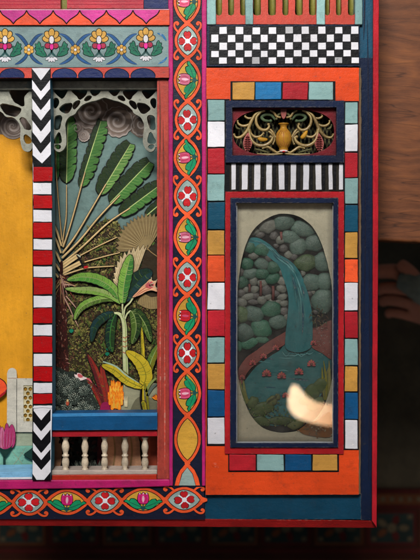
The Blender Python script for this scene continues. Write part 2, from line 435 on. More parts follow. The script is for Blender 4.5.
m = M()
rn = random.Random(3)
m.poly([(168.6, -40), (206.6, -40), (205.4, 487), (169.4, 487)], 2.0, C('navy'), th=20, wob=0)
for i in range(len(cross) - 1):
    y0, y1 = cross[i], cross[i + 1]; cy = (y0 + y1) / 2; L = (y1 - y0) / 2
    kind = 'f' if i % 2 == 1 else 't'
    if i == len(cross) - 2: kind = 'blank'
    xx = XC + rn.uniform(-.4, .4)
    f = (lambda u, v, cy=cy, xx=xx: (xx + v, cy + u))
    medallion(m, f, L, 13.0 + rn.uniform(-.4, .4) + (0.5 if kind != 'f' else 0), kind, 2.4, rn)
# cut-off last lens
half = [(XC, 462), (XC + 7, 470), (XC + 11, 478), (XC + 12.6, 485.5), (XC - 12.6, 485.5), (XC - 11, 478), (XC - 7, 470)]
m.poly(grow(half, .5), 2.45, C('outline'), .3); m.poly(half, 2.7, C('orange'), .4)
hin = [(XC, 467.5), (XC + 5, 474), (XC + 8.3, 485.5), (XC - 8.3, 485.5), (XC - 5, 474)]
m.poly(grow(hin, .6), 2.9, C('outline'), .3); m.poly(hin, 3.1, C('lens_t'), .3)
m.build('floral_post', box)
ZF = lambda z: z
for xa, xb in (((168.2, 173.0), (169.3, 172.8)), ((201.8, 206.8), (202.0, 205.4))):
    m = M()
    m.poly([(xa[0], -40), (xa[1], -40), (xb[1], 486), (xb[0], 486)], 4.2, C('magenta'), th=14, wob=.22)
    m.build('edge_bead', box, .8)

# ---- floral rail along the bottom
ZF = lambda z: 1.6 + (z - 1.6) * .4
m = M()
m.poly([(-42, 486), (204, 484.5), (205, 519.5), (-42, 519)], 1.6, C('navy'), th=40, wob=.1)
spans = [(-72, -38, 'tm'), (-38, -22, 'x'), (-27, 12, 'tm'), (12, 46.5, 'f'), (46.5, 87.5, 'tm'), (87.5, 122, 'f'), (122, 165, 'tm'), (165, 203, 'f')]
for x0, x1, kind in spans:
    if kind == 'x' or x1 < -30: continue
    cx = (x0 + x1) / 2; L = (x1 - x0) / 2
    cy = 503.2 - cx * .018
    if kind == 'tm': f = (lambda u, v, cx=cx, cy=cy: (cx + u, cy + v * .98))
    else: f = (lambda u, v, cx=cx, cy=cy: (cx + u, cy + v * .98))
    medallion(m, f, L, 13.2, kind, 2.0, rn)
m.build('floral_rail', box)
ZF = lambda z: z
m = M()
m.poly([(-42, 480.5), (169.6, 479.5), (169.8, 486.4), (120, 488), (-42, 490)], 4.4, C('magx'), th=20, wob=.2)
m.build('edge_bead', box, 1.0)

# ---- upper left rail and scalloped strip
m = M()
m.poly(rect(-42, -40, 60.5, 8.8), 0, C('railred'), th=12, wob=.15)
m.poly(rect(67, -40, 143.5, 8.6), 0, C('railred'), th=12, wob=.15)
m.poly(rect(143.8, -40, 169, 8.6), -.5, C('dome'), th=12, wob=.15)
m.poly(rect(60, -40, 67.5, 9), -8, C('olive'), th=3, wob=0)
for y in (0.8, 4.2): m.stroke([(-42, y), (20, y + .3), (60, y - .2)], .5, .2, C('crim'), .2); m.stroke([(68, y), (110, y + .4), (143, y)], .5, .2, C('crim'), .2)
m.build('upper_rail', box, .8)
m = M()
m.poly(rect(-42, 9.2, 169.5, 25), 6, C('sorange'), th=16, wob=.15)
tips = [13.2 + 26.6 * k for k in range(-2, 6)]
for t in tips:
    hw = 13.3
    p = [(t - hw, 9.4)] + cr([(t - hw, 10.6), (t - hw + 2.2, 14), (t - 7.2, 17), (t - 3.2, 19.8), (t, 23.2)], 4) + cr([(t, 23.2), (t + 3.2, 19.8), (t + 7.2, 17), (t + hw - 2.2, 14), (t + hw, 10.6)], 4)[1:] + [(t + hw, 9.4)]
    p = [(min(x, 169.3), y) for x, y in p]
    m.poly(p, 6.3, C('pink'), .3, wob=0.1)
    for sg in (-1, 1):
        q = cr([(t + sg * hw, 10.2), (t + sg * (hw - 2.2), 14), (t + sg * 7.2, 17), (t + sg * 3.2, 19.8), (t, 23.6)], 4)
        if max(x for x, y in q) < 169: m.stroke(q, .95, 6.6, C('outline'), .3)
m.stroke([(-42, 9.8), (60, 9.7), (169, 9.4)], .9, 6.5, C('tuliplt'), .3)
m.build('scalloped_strip', box, .6)

# ---- floral frieze
ZF = lambda z: 3.6 + (z - 3.6) * .35
m = M()
m.poly([(-42, 25.3), (60, 25.3), (169, 24.6), (169, 66.5), (60, 67.4), (-42, 67.2)], 3.6, C('frieze'), th=16, wob=.12)
def frieze_flower(cx, cy):
    z = 3.9; j = lambda a=.35: rn.uniform(-a, a)
    for sg in (-1, 1):
        m.stroke(cr([(cx, cy + 13), (cx + sg * 3.5, cy + 16), (cx + sg * 8, cy + 16.2), (cx + sg * 12, cy + 13)], 5), 1.3, z, C('stem'), .3, (1, .4))
        m.stroke(cr([(cx, cy + 9), (cx + sg * .8, cy + 13), (cx + sg * 4, cy + 16)], 5), 2.0, z + .05, C('stem'), .3, (.6, .3))
        lf = [(sg * 6, 15.2), (sg * 8.8, 10.4), (sg * 8.8, 6.6), (sg * 11.2, 7.4), (sg * 12.4, 3.6), (sg * 14, 1.8), (sg * 15.4, 4.2), (sg * 17.4, 4.0), (sg * 16.6, 7.4), (sg * 18.6, 8.4), (sg * 16.6, 11), (sg * 17, 13.6), (sg * 12.4, 15.6), (sg * 9, 16.4)]
        lf = cr([(cx + x * .92 + j(), cy + y + j()) for x, y in lf], 3, True)
        m.outl(lf, z + .1, C('fleaf'), .6, wob=.1)
        m.stroke(cr([(cx + sg * 7.5, cy + 14.6), (cx + sg * 11, cy + 10.5), (cx + sg * 13.6, cy + 4.8)], 5), .6, z + .6, C('stem'), .3, (1, .2))
        for b in (0, 1): m.stroke([(cx + sg * (9.5 + b * 2), cy + 12 - b * 3), (cx + sg * (13 + b * 1.6), cy + 11 - b * 3)], .45, z + .6, C('stem'), .3)
        for k, (dx, dy, ro) in enumerate(((1.8, 19.4, .5), (3.9, 18.2, 1.0))):
            m.outl(ell(cx + sg * dx, cy + dy + .3, 1.1, 2.4, -sg * ro), z + .2 + k * .05, C('white'), .35, wob=.08)
    m.outl(ell(cx, cy + 19.6, 1.1, 2.5), z + .4, C('white'), .35, wob=.05)
    for a, r in ((-90, 8.2), (-128, 7.6), (-52, 7.6), (-165, 6.8), (-15, 6.8)):
        t = math.radians(a)
        m.outl(ell(cx + math.cos(t) * r * .82, cy + .8 + math.sin(t) * r, 2.7, 3.8, t + math.pi / 2), z + .3 + {-165: 0, -15: .03, -128: .28, -52: .31, -90: .56}[a], C('petal'), .65, wob=.12)
    for sg in (-1, 1):
        m.outl(cr([(cx + sg * 1, cy + 4.6), (cx + sg * 3.6, cy + 3.4), (cx + sg * 6, cy + 4), (cx + sg * 6.4, cy + 6.8), (cx + sg * 4, cy + 8.4), (cx + sg * 1.5, cy + 7)], 3, True), z + 1.0, C('crim'), .6, wob=.1)
    m.outl(ell(cx, cy + 6.6, 1.9, 3.1), z + 1.25, C('fmag'), .55, wob=.1)
    m.outl(ell(cx, cy - .2, 2.3, 3.8), z + 1.5, C('white'), .65, wob=.1)
for k, cx in enumerate((-42, 5, 51.6, 99, 145.8)):
    frieze_flower(cx, 40.0 if k < 4 else 39.0)
def frieze_x(cx, cy, w):
    z = 3.9
    for sg in (-1, 1):
        top = cr([(cx + sg * w, cy - 15.6), (cx + sg * (w * .62), cy - 13), (cx + sg * 3.6, cy - 7), (cx + sg * .9, cy - 2)], 6)
        bot = cr([(cx + sg * w, cy + 15.2), (cx + sg * (w * .62), cy + 12.8), (cx + sg * 3.4, cy + 8), (cx + sg * .9, cy + 2)], 6)
        m.stroke(top, 3.0, z + .15, C('arc'), .3, (.12, .9), out=.4); m.stroke(bot, 2.6, z + .15, C('arc'), .3, (.12, .9), out=.4)
    for k in range(6):
        a = k * math.pi / 3 + .5
        m.outl(ell(cx + 3.2 * math.cos(a), cy + .5 + 3.2 * math.sin(a), 1.8, 1.8), z + .4 + (k % 2) * .26 + k * .005, C('petal'), .45, wob=.08)
    m.outl(ell(cx, cy + .5, 1.3, 1.3), z + 1.0, C('white'), .35, wob=0)
for cx, w in ((-18.5, 14), (28.8, 14), (75.3, 16), (121.5, 15.5)): frieze_x(cx, 49.2, w)
m.stroke(cr([(157, 33), (162.5, 35.5), (166.2, 40.5)], 5), 2.4, 4.05, C('blueb'), .3, (.1, .4))
m.stroke(cr([(158, 64), (163.5, 61), (167, 57)], 5), 2.2, 4.05, C('blueb'), .3, (.1, .4))
m.build('floral_frieze', box)
ZF = lambda z: z

# ---- valance of blue half-discs
m = M()
m.poly([(-42, 67.6), (60, 67.8), (169, 66.9), (169, 77.8), (-42, 78.2)], 6.5, C('salmonx'), th=18, wob=.12, side=C('crack'))
for k in range(-2, 6):
    cx = 12 + 26.2 * k
    if 30 < cx < 52: continue
    o = [(cx + 12.2 * math.cos(a), 77.7 - 9 * math.sin(a) ** .8) for a in [math.pi * i / 18 for i in range(19)]]
    o = [(min(x, 169), y) for x, y in o]
    m.poly([(x, min(y, 77.75)) for x, y in grow(o, .7)], 6.7, C('outline'), .3, wob=.08); m.poly(o, 6.95, C('dome'), .3, wob=.08)
m.build('half_disc_valance', box, .5)

# ---- jamb on the right of the stage
m = M()
m.poly([(157, 66.9), (168.6, 66.9), (169.4, 479), (157.3, 479)], 2.2, C('salmon'), th=60, wob=.25, side=C('trunkr'))
for x, y0, y1 in ((159.5, 80, 180), (163, 120, 260), (166, 200, 330), (160.5, 290, 410), (164.5, 330, 470)):
    m.stroke(cr([(x, y0), (x + rn.uniform(-.8, .8), (y0 + y1) / 2), (x + rn.uniform(-.5, .5), y1)], 10), 1.6, 2.5, C('salmonx' if y0 % 40 else 'trunkr'), .2, (.1, .1))
m.build('stage_jamb', box, 1.2, 3)

# ---- striped column
m = M()
xl = lambda y: 31.8 + (y - 70) * .0045 if y < 400 else 32.2
xr = lambda y: 49.9 + (y - 70) * .006
m.poly([(31.8, 68), (50, 68), (52.0, 240), (52.2, 407), (50.6, 480), (32.2, 480), (33.6, 407), (33.4, 240)], 7, C('white'), th=22, wob=.12, side=C('edgeblue'))
def chev(tip, w, x0, x1, arm, ytop=None):
    c = (x0 + x1) / 2 - .3
    p = [(x0, tip - arm - w), (c, tip - w), (x1, tip - arm - w), (x1, tip - arm), (c, tip), (x0, tip - arm)]
    if ytop is not None: p = [(x, max(y, ytop)) for x, y in p]
    return p
for tip, w in ((91.5, 11.2), (110.2, 10.2), (131.5, 11), (153.5, 10.5)):
    m.poly(chev(tip, w, 31.6, 50.6, 12.2, 68), 7.25, C('black'), .4, wob=.3)
m.poly([(31.9, 154.5), (42, 163.5), (51, 154), (51.2, 166.2), (33.3, 166.5)], 7.25, C('black'), .4, wob=.25)
bands = [(166.5, 182), (194.8, 209), (222, 238.2), (250, 265.5), (277.5, 295), (308, 324), (336, 353), (366.5, 382), (393.5, 404.5)]
for i, (a, b) in enumerate(bands):
    x0, x1 = 33.2, 52.3
    sl = rn.uniform(-.6, 1.0)
    m.poly([(x0, a - .6), (x1, a - .6 + sl * .3), (x1, b + .9 + sl * .3), (x0, b + .9)], 7.2, C('outline'), .3, wob=.35)
    m.poly([(x0 + .1, a + .5), (x1 - .1, a + .5 + sl * .3), (x1 - .1, b - .8 + sl * .3), (x0 + .1, b - .6)], 7.45, C('redband'), .4, wob=.6)
for tip, w in ((431.5, 11.2), (453, 12.6), (470.2, 10)):
    m.poly(chev(tip, w, 32.2, 50.6, 11), 7.25, C('black'), .4, wob=.25)
m.poly([(32.2, 473.5), (36.5, 480), (32.2, 480)], 7.25, C('black'), .4, wob=.1); m.poly([(50.5, 472), (44, 480), (50.5, 480)], 7.25, C('black'), .4, wob=.1)
m.stroke([(33, 407.6), (42, 406.9), (52, 407.4)], 1.6, 7.5, C('white'), .8)
m.build('striped_column', box, .9, 3)

# ---- pierced arch and bracket
def mir(p): return [(209.4 - x, y) for x, y in p][::-1]
holesL = [cr(h, 3, True) for h in (
 [(75.4, 102.6), (79.4, 101.2), (78.6, 104.4), (74.6, 108.4), (73.4, 106.2)],
 [(87.6, 96.6), (91, 97), (88.6, 99.4), (85, 100)],
 [(55.8, 146), (58, 145.4), (60, 146.6), (58, 148.4)],
 [(54.6, 99.6), (57.4, 99.4), (58.2, 102.6), (56.4, 106.4), (54.6, 107)],
 [(54.2, 90), (60, 90.2), (66, 90), (66.3, 92), (62.5, 97.6), (60, 96.5), (56.8, 93.5)],
 [(72, 90), (79, 90), (85.2, 90), (85.2, 94), (80.2, 99), (77.6, 95.5)],
 [(90.5, 90), (95, 90), (99.5, 90), (99, 92.2), (95, 95), (92.2, 93.6)],
 [(60, 108.4), (64, 104.8), (68, 104), (71.6, 104), (70.6, 108), (68, 112), (64.5, 112.6), (61.2, 110.4)],
 [(56, 117), (60, 116), (61.2, 118.5), (60.2, 123), (58.5, 128.3), (55, 128.6), (55.2, 122)],
 [(58.8, 133), (60.4, 137), (60.8, 141.8), (57.5, 143), (54.4, 142), (56.2, 138)])]
edge0 = [(52, 150), (52, 128), (54.2, 110.5), (56.2, 104), (55, 98), (52, 94), (52, 78)]
inL = [(103.8, 97.8), (98, 99.6), (90, 101.8), (83, 104.8), (78, 109.5), (75, 113.8), (69.5, 116.6), (66.6, 120.5), (65.2, 126), (66, 134), (66.3, 143), (64, 148.6), (60, 151.6), (56, 150.9), (53.4, 147)]
inL = cr(inL, 4)
inR = mir(inL)
outline = [(157.2, 78)] + [(209.4 - x, y) for x, y in edge0[::-1][1:-1]] + [(157.2, 150)] + inR[0:] + inL + [(52, 146)] + edge0[1:]
# keep order: right side down, inner arch leftwards, left side up
outline = [(157.4, 78), (157.4, 148)] + inR + inL + [(51.8, 148), (51.8, 78)]
holes = holesL + [mir(h) for h in holesL]
m = M()
holes = [grow(h, 1.05) for h in holes]
m.poly(outline, -13, C('sage'), th=5, wob=.45, step=1.6, holes=holes)
m.build('pierced_arch', box, 1.0, 3)
m = M()
m.poly(rect(50, 76, 158, 89.2), -9.5, C('sage'), th=3.2, wob=.1)
m.build('arch_board', box, .5)
hl = [cr(h, 3, True) for h in (
 [(10.2, 90), (18, 90), (28.4, 90), (26.6, 92.5), (23.4, 97), (23.4, 105.2), (19, 103.4), (14, 100)],
 [(.8, 105.4), (8.5, 105.2), (14, 106.6), (20.4, 109), (18, 113.6), (14.6, 116), (9, 114.6), (5.5, 112.6)],
 [(20.2, 119), (24.6, 119.2), (29.6, 126), (30, 129), (26, 128.4), (24, 126.5)],
 [(25.2, 135.4), (29.6, 138.2), (30.4, 141.8), (26.4, 142.6), (24.8, 139)])]
hl2 = [[(-40 + (-x) * .0 + (-(x) - 1), y) for x, y in h] for h in hl]
inb = cr([(-42, 108), (-24, 99.5), (-14, 102), (-4, 108.8), (2.4, 112.6), (6.2, 116.6), (12.6, 117.6), (17.6, 121.4), (20.2, 127), (20.2, 138), (21.2, 146), (24.6, 150.8), (30, 151), (33, 147)], 4)
m = M()
hl = [grow(h, 1.0) for h in hl]
m.poly([(33.6, 78), (33.6, 147)] + inb[::-1] + [(-42, 78)], -13, C('sage'), th=5, wob=.45, step=1.6, holes=hl)
m.build('pierced_arch', box, 1.0, 3)
m = M()
m.poly(rect(-42, 76, 33.5, 89.6), -9.5, C('sage'), th=3.2, wob=.1)
m.build('arch_board', box, .5)

# ================================================================== jungle picture inside the stage
ZF = lambda z: -46 + (z + 50) * .33
jun = M()
jun.poly(rect(46, 74, 162, 418), -50, C('skyj'), th=2, wob=0)
for _ in range(26):
    x = rn.uniform(55, 150); y = rn.uniform(140, 230)
    jun.stroke(cr([(x - 14, y), (x, y + rn.uniform(-2, 2)), (x + 14, y + rn.uniform(-2, 2))], 6), rn.uniform(2, 5), -49.9 + _ * .01, C('skyj'), .1, (.05, .05))
jungle = jun.build('jungle_picture', box)

def spiral(cx, cy, r0, turns, start, n=46, sq=1.0):
    o = []
    for i in range(n):
        t = i / (n - 1); a = start + turns * 2 * math.pi * t; r = r0 * (1 - t) ** .85
        o.append((cx + r * math.cos(a), cy + r * sq * math.sin(a)))
    return o
def cloud(cx, cy, r, z, turns=1.9, start=2.2, sq=1.0, body='cloud'):
    m = M()
    sc_ = [(cx + (r * (1 + .035 * math.cos(a * 13))) * math.cos(a), cy + r * sq * (1 + .035 * math.cos(a * 13)) * math.sin(a)) for a in [2 * math.pi * i / 80 for i in range(80)]]
    m.poly(grow(sc_, .7), z, C('cloudw'), 1.2, wob=.2)
    for k in range(5):
        f = .985 - k * .02
        m.poly([(cx + (x - cx) * f + .1 * k, cy - .35 * k + (y - cy) * f) for x, y in sc_], z + .2 + k * .2, C(('cloudl', 'cloudm', 'cloudm', body, body)[k]), .3, wob=.2)
    for k, (rf, wf, cn) in enumerate(((.74, .34, 'cloud'), (.78, .25, 'cloudm'), (.80, .17, 'cloudl'), (.83, .08, 'cloudw'))):
        m.stroke(spiral(cx, cy - .8, r * rf, turns, start, n=90, sq=sq), r * wf, z + 1.4 + k * .22, C(cn), .3, (.5, .3))
    return m.build('spiral_cloud', jungle)
m = M()
m.poly(cr([(66, 92), (90, 94), (146, 92), (150, 108), (149, 132), (141, 138), (134, 134), (124, 128), (108, 131), (97, 134), (86, 133), (76, 128), (72, 118), (66, 120)], 4, True), -49.2, C('cloud'), 1, wob=.5)
m.build('cloud_bank', jungle)
cloud(91, 112, 17, -48.4, 2.1, 1.0, .95); cloud(117.5, 121.8, 14.6, -46.2, 2.0, .3); cloud(140.5, 124.5, 9, -48.2, 1.6, 2.6, 1.2)
cloud(76.5, 129, 6, -45.8, 1.5, 3.5, body='cloudm'); cloud(84, 136, 5, -44.4, 1.5, .2, body='cloudl')

def leaf(m, base, tip, wl, wr, z, dark, light, n=7, bend=0., notch=.35, veins=True, rs=0, vcol='vein'):
    """banana leaf: dark half on the left of base->tip, light half on the right"""
    rr = random.Random(rs + int(base[0] * 7 + tip[1]))
    bx, by = base; tx, ty = tip; dx, dy = tx - bx, ty - by; L = math.hypot(dx, dy); ux, uy = dx / L, dy / L; nx, ny = uy, -ux
    def at(t, o):
        b = bend * math.sin(math.pi * t) * L
        return (bx + dx * t + nx * (o + b), by + dy * t + ny * (o + b))
    env = lambda t: min(1, (max(t, 0) + .12) / .32) ** .6 * min(1, max(0, 1.1 - t) / .3) ** .6
    for sgn, w, colr in ((1, wl, dark), (-1, wr, light)):
        pts = [at(0, 0)]
        for i in range(n):
            t0 = (i + .02) / n; t1 = (i + 1) / n
            e0, e1 = env(t0 + .02), env(t1 - .02)
            d = .035 + rr.uniform(0, .03)
            pts += [at(t0 + .01 + d * .3, sgn * w * e0 * (1 - notch * rr.uniform(.35, 1.25) if i else .5)), at(t0 + d + .01, sgn * w * e0 * .97), at((t0 + t1) / 2 + d, sgn * w * (e0 + e1) / 2 * 1.03), at(min(t1 + d * .6, 1.02), sgn * w * e1 * .98)]
        pts += [at(1.0, 0)]
        pts += [at(t, 0) for t in (.85, .7, .55, .4, .25, .1)]
        m.poly(grow(pts, .75), z, C('blk'), .5, wob=.1, step=2.5); m.poly(pts, z + .2, C(colr), .4, wob=.12, step=2.5)
        if veins:
            for k in range(int(L / 1.7)):
                t = (k + .5) / (L / 1.7)
                if t > .95: continue
                q = [at(t, sgn * .3), at(t + .035, sgn * w * env(t) * .5), at(t + .07, sgn * w * env(t) * .82)]
                c2 = {'lfl': ('lfm', 'lfl2'), 'lfl2': ('lfl', 'lfpale'), 'pl1': ('lfm', 'pl2'), 'pl2': ('pl1', 'lfpale'), 'pld': ('pld', 'lfdk'), 'lfd': ('lfd', 'lfdk')}.get(colr, ('lfo', 'lfm'))
                m.stroke(q, rr.uniform(.25, .7), z + .4 + k * .001, C(c2[k % 2] if rr.random() > .2 else colr), .15, (1, .2))
    m.stroke([at(t, 0) for t in [i / 10 for i in range(11)]], .8, z + .6, C(vcol), .25, (1, .4))

# fan palm: trunk, ribs, big leaves as one plant
m = M()
leaf(m, (66.5, 183), (68, 118), 8.6, 9.2, -44, 'pld', 'pl1', 8, notch=.55)
leaf(m, (56.5, 180), (55.5, 130), 5, 3.2, -43.4, 'pld', 'lfm', 6, notch=.55)
leaf(m, (80, 187), (101, 121), 5.0, 9.6, -44.4, 'pld', 'pl1', 9, notch=.55)
leaf(m, (99.5, 195), (130.5, 144), 10.2, 7.2, -43.8, 'pld', 'pl2', 7, notch=.25)
leaf(m, (110, 203), (149.5, 162), 9.5, 8.6, -43.0, 'pld', 'pl1', 6, notch=.6)
leaf(m, (119.5, 215), (160, 185), 8.6, 7.0, -42.2, 'pld', 'pl1', 6, notch=.6)
leaf(m, (146, 216), (166, 199), 5, 5, -43.9, 'pld', 'pld', 4, notch=.5)
stems = [
 ([(54.6, 150), (57.5, 190), (60.2, 222), (62, 240)], .9, 1.8), ([(66.5, 185), (66.3, 215), (64, 232), (62.5, 244)], 1.0, 2.0),
 ([(85, 172), (77.5, 200), (69.5, 228), (63, 247)], 1.2, 2.6), ([(106, 184), (88, 215), (74, 238), (62.5, 253)], 1.2, 3.2),
 ([(120, 195), (99, 217), (80, 240), (62, 258)], 1.2, 3.4), ([(130, 208), (108, 223), (82, 247), (61.5, 264)], 1.2, 3.4),
 ([(117, 237), (98, 246), (80, 255.5)], 1.0, 1.3), ([(120, 252.4), (100, 257.5), (84.5, 262)], 1.0, 1.4), ([(114, 266), (98, 267), (84, 268.5), (61, 276)], 1.0, 2.6)]
for k, (p, w0, w1) in enumerate(stems):
    q = cr(p, 6); n = len(q)
    w0 *= .68; w1 *= .72; m.stroke(q, (w0 + w1) / 2 + .8, -40.6 + k * .1, C('blk'), .4, (.6, 1.2)); m.stroke(q, (w0 + w1) / 2, -40.3 + k * .1, C('tan'), .4, (.6, 1.3)); m.stroke([(x + .3, y + .4) for x, y in q], .5, -40.05 + k * .1, C('tand'), .2, (.5, 1))
for k, p in enumerate(([(78, 255.6), (70, 261), (61, 267.5)], [(80.5, 262.6), (71, 267.5), (61, 273)])):
    m.stroke(p, 5.4, -39.6 + k * .3, C('blk'), .5); m.stroke(p, 4.4, -39.3 + k * .3, C('tan'), .5); m.stroke(p, .6, -39.1 + k * .3, C('tand'), .2)
for k, (a, b) in enumerate((((52, 219), (61.5, 246)), ((52, 231), (61, 253)), ((52, 246), (60.5, 262)), ((52, 260), (60, 271)), ((52, 271), (59.5, 279)), ((51, 283), (60, 280)))):
    m.stroke([a, ((a[0] + b[0]) / 2 + .5, (a[1] + b[1]) / 2 - .5), b], 3.0, -39.8 + k * .1, C('blk'), .4, (.6, .9)); m.stroke([a, ((a[0] + b[0]) / 2 + .5, (a[1] + b[1]) / 2 - .5), b], 2.0, -39.5 + k * .1, C('tan'), .4, (.6, .9))
m.poly(cr([(60.4, 262), (62.8, 262), (63, 272), (62.6, 285), (66, 310), (67.6, 345), (67.4, 384), (51, 384), (51, 300), (57, 285), (59.6, 272)], 4, True), -38.8, C('trunkd'), 1, wob=.4)
for _ in range(230):
    x = rn.uniform(52, 67); y = rn.uniform(290, 380); a = rn.uniform(.9, 2.2) if rn.random() > .3 else rn.uniform(.2, .8)
    l = rn.uniform(1.5, 4.5)
    m.stroke([(x, y), (x + l * .5 * math.cos(a) + .2, y + l * .5 * math.sin(a)), (x + l * math.cos(a), y + l * math.sin(a))], rn.uniform(.4, .9), -38.3 + _ * .001, C(rn.choice(['trunkr', 'trunkl', 'blk', 'trunkr', 'redd'])), .2, (.3, .3))
for _ in range(46):
    a = rn.uniform(-.35, 2.6); l = rn.uniform(8, 24) * (1.2 if a > .4 else .9)
    p0 = (60.5 + rn.uniform(-1, 1), 279 + rn.uniform(-5, 6))
    m.stroke([p0, (p0[0] + l * .5 * math.cos(a), p0[1] + l * .5 * math.sin(a) + .5), (p0[0] + l * math.cos(a), p0[1] + l * math.sin(a) + 2.2)], rn.uniform(.5, 1.3), -38 + _ * .01, C(rn.choice(['trunkr', 'pinktan', 'blk', 'trunkd', 'redd', 'tand'])), .3, (1, .2))
for a, b in (((66, 296), (79, 311.5)), ((64, 297), (74, 318)), ((72, 315), (78.5, 327))): m.stroke([a, ((a[0] + b[0]) / 2 + .3, (a[1] + b[1]) / 2), b], 1.2, -37.2, C('pinktan'), .3, (.8, .3))
m.stroke(cr([(76.5, 255), (80, 260), (82, 264), (84.2, 268.5)], 4), 2.0, -38.4, C('outline'), .3, (.4, .6)); m.stroke([(77.5, 254.6), (80.5, 257)], 1.1, -38.2, C('g4'), .2)
m.poly(ell(86, 267, 2.4, 1.2, -.2), -37.9, C('heart'), .3)
m.build('fan_palm', jungle)

# olive undergrowth painted as dense leaf specks
def specks(m, n, region, zs, cols, rs, l=(1.0, 2.4), seed=1):
    q = random.Random(seed)
    xs = [p[0] for p in region]; ys = [p[1] for p in region]; k = 0
    def inside(x, y):
        c = False
        for i in range(len(region)):
            a, b = region[i - 1], region[i]
            if (a[1] > y) != (b[1] > y) and x < (b[0] - a[0]) * (y - a[1]) / (b[1] - a[1]) + a[0]: c = not c
        return c
    while k < n:
        x = q.uniform(min(xs), max(xs)); y = q.uniform(min(ys), max(ys))
        if not inside(x, y): continue
        cl = noise.noise(Vector((x * .06, y * .06, seed)))
        r = q.uniform(*rs)
        m.poly(ell(x, y, r, r * q.uniform(.45, .8), q.uniform(0, 3.1), n=6), zs + k * .0006, C(cols[min(len(cols) - 1, max(0, int((cl * .9 + .5 + q.uniform(-.35, .35)) * len(cols))))]), .15, wob=0)
        k += 1
m = M()
reg = cr([(75, 250), (84, 236), (94, 226), (106, 219.5), (117, 222), (124, 232), (140, 244), (162, 240), (162, 386), (100, 392), (66, 386), (67, 320), (64, 292), (70, 280)], 4, True)
m.poly(reg, -46.5, C('bushbg'), 1, wob=.5)
specks(m, 2600, reg, -46.2, ['bo6', 'bo3', 'bo3', 'bo1', 'bo1', 'bo2'], (.8, 1.5), None, seed=5)
specks(m, 3000, reg, -45.4, ['bo6', 'bo3', 'bo1', 'bo2', 'bo1', 'bo4', 'bo5'], (.4, .85), None, seed=8)
specks(m, 1700, reg, -44.9, ['blk', 'trunkd', 'bushbg'], (.4, .9), None, seed=11)
q5 = random.Random(21)
def inreg(x, y, r_):
    c = False
    for i in range(len(r_)):
        a, b = r_[i - 1], r_[i]
        if (a[1] > y) != (b[1] > y) and x < (b[0] - a[0]) * (y - a[1]) / (b[1] - a[1]) + a[0]: c = not c
    return c
k5 = 0
while k5 < 330:
    x = q5.uniform(66, 160); y = q5.uniform(222, 388)
    if not inreg(x, y, reg): continue
    k5 += 1; a0 = q5.uniform(-2.6, -.5); ln = q5.uniform(3.5, 7); ex, ey = x + ln * math.cos(a0), y + ln * math.sin(a0)
    pal = q5.choice([('bo1', 'bo2'), ('bo3', 'bo1'), ('lfo', 'bo1'), ('bo3', 'lfd'), ('bo2', 'bo5'), ('lfd', 'lfo'), ('bo6', 'bo3')])
    z5 = -44.3 + k5 * .004
    m.stroke([(x, y), ((x + ex) / 2, (y + ey) / 2), (ex, ey)], .45, z5, C('blk'), .1, (1, .4))
    for j in range(9):
        t = j / 8; sg = 1 if j % 2 else -1; aa = a0 + sg * (1.0 - .5 * t)
        l2 = q5.uniform(1.5, 2.6) * (1.1 - .5 * t); bx, by = x + (ex - x) * t, y + (ey - y) * t
        cx_, cy_ = bx + l2 * .5 * math.cos(aa), by + l2 * .5 * math.sin(aa)
        m.poly(ell(cx_, cy_, l2 * .5, l2 * .24, aa, 7), z5 + .05 + j * .003, C(pal[0] if (sg > 0) == (math.cos(a0) > 0) else pal[1]), .1, wob=0)
m.build('undergrowth', jungle)

def fan_leaf(hub, pts, z, c1, c2, c3, teeth):
    m = M(); out = cr(pts, teeth)
    zig = []
    for i, (x, y) in enumerate(out):
        k = 1.04 if i % 2 == 0 else .92
        zig.append((hub[0] + (x - hub[0]) * k, hub[1] + (y - hub[1]) * k))
    p = [hub] + zig
    m.poly(grow(p, .5), z, C('blk'), .5, wob=0); m.poly(p, z + .25, C(c1), .5, wob=0)
    for i, (x, y) in enumerate(zig[1:-1]):
        m.stroke([(hub[0] + (x - hub[0]) * .12, hub[1] + (y - hub[1]) * .12), (hub[0] + (x - hub[0]) * .55, hub[1] + (y - hub[1]) * .55 - .2), (hub[0] + (x - hub[0]) * .96, hub[1] + (y - hub[1]) * .96)], .9 if i % 2 else .55, z + .45 + i * .004, C(c2 if i % 2 else c3), .2, (.8, .3))
    return m.build('fan_leaf', jungle)
fan_leaf((147.5, 250), [(116.5, 252), (117.5, 240), (121.5, 230), (129, 222), (138, 217), (148, 214.5), (158, 215.5), (166, 222)], -42.6, 'fan', 'fanl', 'fand', 5)
fan_leaf((128, 296), [(112.5, 290), (113.5, 280), (115.5, 268), (120.5, 257.5), (129, 251), (138, 247.5), (147, 246)], -40.4, 'fan2', 'fanl', 'tand', 4)
m = M()
m.stroke(cr([(146, 247), (151, 252), (158, 257)], 5), .8, -40, C('tand'), .3); m.poly(cr([(146, 252), (160, 246), (162, 300), (140, 300), (141, 270)], 4, True), -42.0, C('bushbg'), .5)
m.stroke(cr([(140, 298), (150, 303), (160, 302)], 4), 12, -41.7, C('fan'), .3); 
for k in range(10): m.stroke([(139 + k * 2.2, 297), (140 + k * 2.2, 310)], .5, -41.4, C('fand'), .2, (.3, .3))
m.build('undergrowth', jungle)

